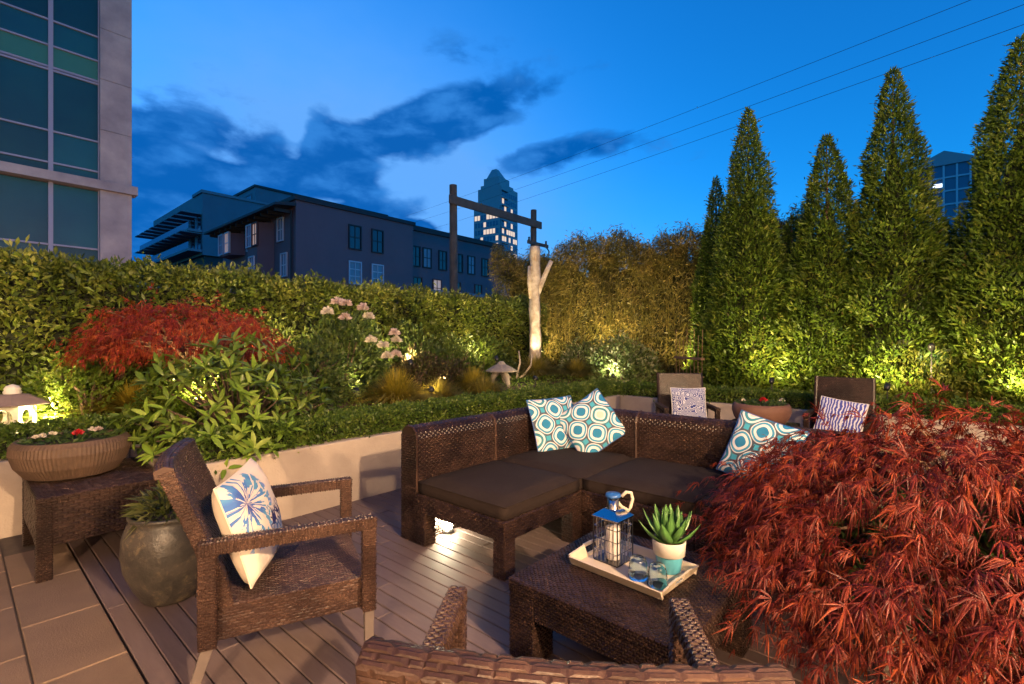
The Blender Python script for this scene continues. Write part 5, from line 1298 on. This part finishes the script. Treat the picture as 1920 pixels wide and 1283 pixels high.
m = MB(); m.prism([(-1.5, 11.05), (-0.003, 11.25), (-0.003, 11.5), (-1.5, 11.22)], 'y', -0.1, 14.6); m.build('eaves', 'trim_dark', t)
for y in np.arange(0.6, 14.4, 1.2): MB().box((-1.2, y, 10.8), (-0.003, y + 0.12, 11.04)).build('bracket', 'trim_dark', t)
for x, z in ((4.7, 9.75), (6.75, 9.75)): window(t, (x, -0.003, z), 0.95, 1.75, 'y', 'window_glass', 'trim_dark')
for x, z in ((4.7, 6.95), (6.75, 6.95)): window(t, (x, -0.003, z), 0.95, 1.65, 'y', 'window_pale', 'trim_pale', (1, 2))
for y0, y1, za, zb in ((3.6, 6.6, 6.4, 10.6), (9.2, 12.6, 8.8, 10.6)):
    m = MB(); m.prism([(-0.003, y0), (-1.0, y0 + 0.6), (-1.0, y1 - 0.6), (-0.003, y1)], 'z', za, zb); m.build('bay', 'dark_render', t)
for y, z, g_, fr, xx in ((12.6, 9.9, 'lit_window_soft', 'trim_pale', 0), (11.6, 9.8, 'window_pale', 'trim_pale', -1.0), (10.2, 9.8, 'lit_window_soft', 'trim_pale', -1.0), (8.2, 9.9, 'window_pale', 'trim_pale', 0), (5.6, 9.7, 'window_pale', 'trim_pale', -1.0), (4.5, 9.7, 'lit_window_soft', 'red_trim', -1.0), (2.4, 9.9, 'window_pale', 'trim_pale', 0),
                    (5.1, 7.2, 'window_pale', 'trim_pale', -1.0), (1.8, 7.2, 'window_pale', 'trim_pale', 0), (8.0, 7.0, 'window_glass', 'trim_dark', 0), (12.4, 7.0, 'lit_window_soft', 'trim_pale', 0)):
    window(t, (xx - 0.003, y, z), 0.85, 1.6, 'x', g_, fr, (1, 1))
MB().tube([(-0.1, 0.5, 0), (-0.1, 0.5, 11)], 0.07, 8).build('downpipe', 'trim_dark', t)
t = thing('low_house', 'lower dark wing with a row of small windows behind the timber frame', 'building', (26.7, 35.8, -0.1))
MB().box((0, 0, 0), (12.5, 9, 11.6)).build('wall', 'dark_render_low', t)
MB().box((-0.1, -0.2, 11.603), (12.8, 9, 12.05)).build('parapet', 'trim_dark', t)
for k, x in enumerate((1.0, 2.3, 4.2, 6.3, 8.0, 10.0)):
    window(t, (x, -0.003, 9.3), 0.85, 1.7, 'y', 'window_pale' if k % 3 == 1 else 'window_glass', 'trim_dark')
for k, x in enumerate((1.2, 3.5, 6.0, 9.0)): window(t, (x, -0.003, 6.6), 0.9, 1.5, 'y', 'lit_window_soft' if k == 1 else 'window_glass', 'red_trim')
t = thing('garage_block', 'low plain grey wall block just beyond the hedge end', 'building', (18.5, 24.0, -0.1))
MB().box((0, 0, 0), (9, 5, 4.6)).build('wall', 'dark_render_low', t); MB().box((-0.1, -0.1, 4.603), (9.1, 5.1, 4.8)).build('coping', 'slab_grey', t)
# apartment block with sunshades
t = thing('apartment_block', 'modern apartment block with rows of balconies and sunshades', 'building', (23.6, 79.4, -0.1))
MB().box((0, 0, 14.0), (14, 26, 23.0)).build('wall', 'metal_clad', t)
MB().box((0.5, 0.5, 0), (14, 26, 13.99)).build('lower_storeys', 'trim_dark', t)
m = MB(); m.prism([(-0.2, 22.9), (14.2, 23.0), (14.2, 23.3), (-0.2, 23.3)], 'y', -0.2, 4.0); m.build('roof_edge', 'slab_grey', t)
for z in (14.4, 17.2):
    MB().box((-1.8, 0.1, z), (-0.003, 27, z + 0.35)).build('balcony_slab', 'slab_grey', t)
    MB().box((-1.78, 0.1, z + 0.353), (-1.72, 27, z + 1.25)).build('balustrade', 'tower_glass', t)
for z in (17.0, 19.8):
    for k in range(9): MB().box((-2.6, 0.3 + k * 3.0, z), (-0.003, 2.4 + k * 3.0, z + 0.14)).build('sunshade', 'slab_grey', t)
for k in range(18):
    for z in (14.76, 17.56): MB().box((-0.12, 0.5 + k * 1.48, z), (-0.003, 1.5 + k * 1.48, z + 2.1)).build('window', 'window_pale' if k % 2 else 'window_glass', t)
t = thing('rooftop_block', 'boxy grey penthouse storey rising above the old house', 'building', (31.0, 78.5, -0.1))
MB().box((0, 1.5, 0), (24, 16, 25.6)).build('wall', 'metal_clad', t)
MB().box((-0.2, 1.3, 25.603), (24.2, 16, 25.95)).build('parapet', 'trim_dark', t)
for y in (4, 8, 12): window(t, (-0.003, y, 23.6), 2.2, 2.2, 'x', 'window_pale', 'slab_grey')
# far tower with stepped crown
t = thing('apartment_tower', 'distant apartment tower with pointed stepped crown and lit windows', 'building', (148.0, 138.5, -0.1))
t.rotation_euler = (0, 0, R(8))
MB().box((-6.2, -6.2, 0), (6.2, 6.2, 56)).build('wall', 'tower_wall', t)
MB().box((-5.0, -6.8, 0), (6.8, 5.0, 64)).build('wall', 'tower_wall', t)
MB().box((-4.2, -5.6, 64.003), (5.4, 4.2, 65.6)).build('crown', 'tower_wall', t)
MB().box((-3.4, -4.4, 65.603), (4.2, 3.2, 68.6)).build('crown', 'tower_wall', t)
m = MB(); m.add([(-2.8, -3.6, 68.6), (3.4, -3.6, 68.6), (3.4, 2.4, 68.6), (-2.8, 2.4, 68.6), (-1.3, -1.5, 72.6), (0.6, -1.5, 72.6), (0.6, 0.6, 72.6), (-1.3, 0.6, 72.6)], [(0, 1, 5, 4), (1, 2, 6, 5), (2, 3, 7, 6), (3, 0, 4, 7), (4, 5, 6, 7)]); m.build('roof', 'tower_wall', t)
lit = MB(); dk = MB(); r = np.random.default_rng(5)
for lv in range(19):
    z = 6 + lv * 3.0
    for k in range(7):
        a = -4.7 + k * 1.6
        (lit if (r.uniform() < (0.34 if 30 < z < 56 else 0.05)) else dk).box((a, -6.86, z), (a + 1.25, -6.803, z + 1.9))
    for k in range(8):
        a = -5.9 + k * 1.5
        if z < 54: (lit if (r.uniform() < (0.30 if 30 < z < 52 else 0.05)) else dk).box((-6.26, a, z), (-6.203, a + 1.15, z + 1.9))
lit.build('lit_windows', 'lit_window', t, kind='stuff'); dk.build('dark_windows', 'tower_glass', t, kind='stuff')
for z in np.arange(4.9, 62, 3.0): MB().box((-5.3, -7.5, z), (-1.0, -6.805, z + 0.3)).build('balcony', 'slab_grey', t)
# tower seen through the cedars
t = thing('glass_tower', 'pale-framed glass tower with gabled roof seen between two cedars', 'building', (146.0, -5.5, -0.1))
MB().box((0, 0, 0), (12, 9.0, 41.0)).build('wall', 'tower_glass', t)
m = MB(); m.prism([(-0.3, 41.0), (9.3, 41.0), (9.3, 42.0), (4.5, 44.2), (-0.3, 42.0)], 'x', -0.5, 12); m.build('roof', 'tower_wall', t)
for y in (0, 2.2, 4.4, 6.6, 8.7): MB().box((-0.35, y, 0), (-0.003, y + 0.35, 40.9)).build('mullion', 'trim_pale', t)
for z in np.arange(14, 41, 3.0):
    MB().box((-0.30, 0, z), (-0.002, 9, z + 0.35)).build('floor_band', 'trim_pale', t)
MB().box((-0.28, 4.8, 36.2), (-0.2, 6.4, 37.0)).build('lit_window', 'lit_white', t)
MB().box((0.5, -9, 0), (12, -0.004, 41.5)).build('side_wing', 'red_brick', t)
for z in np.arange(14, 41, 3.0): MB().box((0.2, -8, z), (0.497, -1.5, z + 1.6)).build('window', 'window_pale', t)
# timber H-frame
t = thing('timber_frame', 'weathered timber frame of two posts and a crossbeam beyond the hedge', 'utility pole', (12.08, 13.4, -0.1))
MB().tube([(0, 0, 0), (0.03, 0, 3.5), (0.0, 0, 7.25)], [0.17, 0.155, 0.14], 12).build('post', 'old_timber', t, smooth=False)
MB().tube([(4.73, 0, 0), (4.70, 0, 4), (4.73, 0, 7.3)], [0.16, 0.145, 0.13], 12).build('post', 'old_timber', t)
m = MB(); m.box((-0.35, -0.22, 6.48), (5.05, -0.142, 6.80)); m.build('crossbeam', 'old_timber', t, bevel=0.02)
MB().box((4.1, -0.20, 5.72), (5.55, -0.142, 5.86)).build('crossarm', 'old_timber', t)
for x in (4.2, 5.4): MB().lathe([(0.0, 5.86), (0.05, 5.861), (0.05, 5.92), (0.03, 5.94), (0.05, 5.96), (0.05, 6.0), (0.0, 6.03)], 10, (x, -0.17, 0)).build('insulator', 'dark_steel', t, smooth=True)
MB().tube([(5.45, -0.17, 5.72), (5.62, -0.17, 5.60), (5.60, -0.17, 5.35)], 0.03, 6).build('bracket', 'dark_steel', t)
# overhead wires, ending behind the old house and beyond the garden
def wire(label, a, b, sag):
    a, b = Vector(a), Vector(b); pts = []
    for k in range(25):
        s_ = k / 24; p = a.lerp(b, s_); p.z -= sag * 4 * s_ * (1 - s_); pts.append(tuple(p))
    o = MB().tube(pts, 0.008, 5).build('power_line', 'wire'); tag(o, label, 'wire', 'overhead power lines'); return o
for k, (za, zb, dy, sg) in enumerate(((15.6, 11.0, 0.0, 0.3), (14.6, 10.3, 0.5, 0.35), (13.3, 9.9, -0.4, 0.3))):
    wire(('topmost thin power line crossing the sky', 'middle thin power line crossing the sky', 'lowest thin power line crossing the sky')[k], (33.6, 45.0 + dy, za), (17.8, -6.5 + dy, zb), sg)
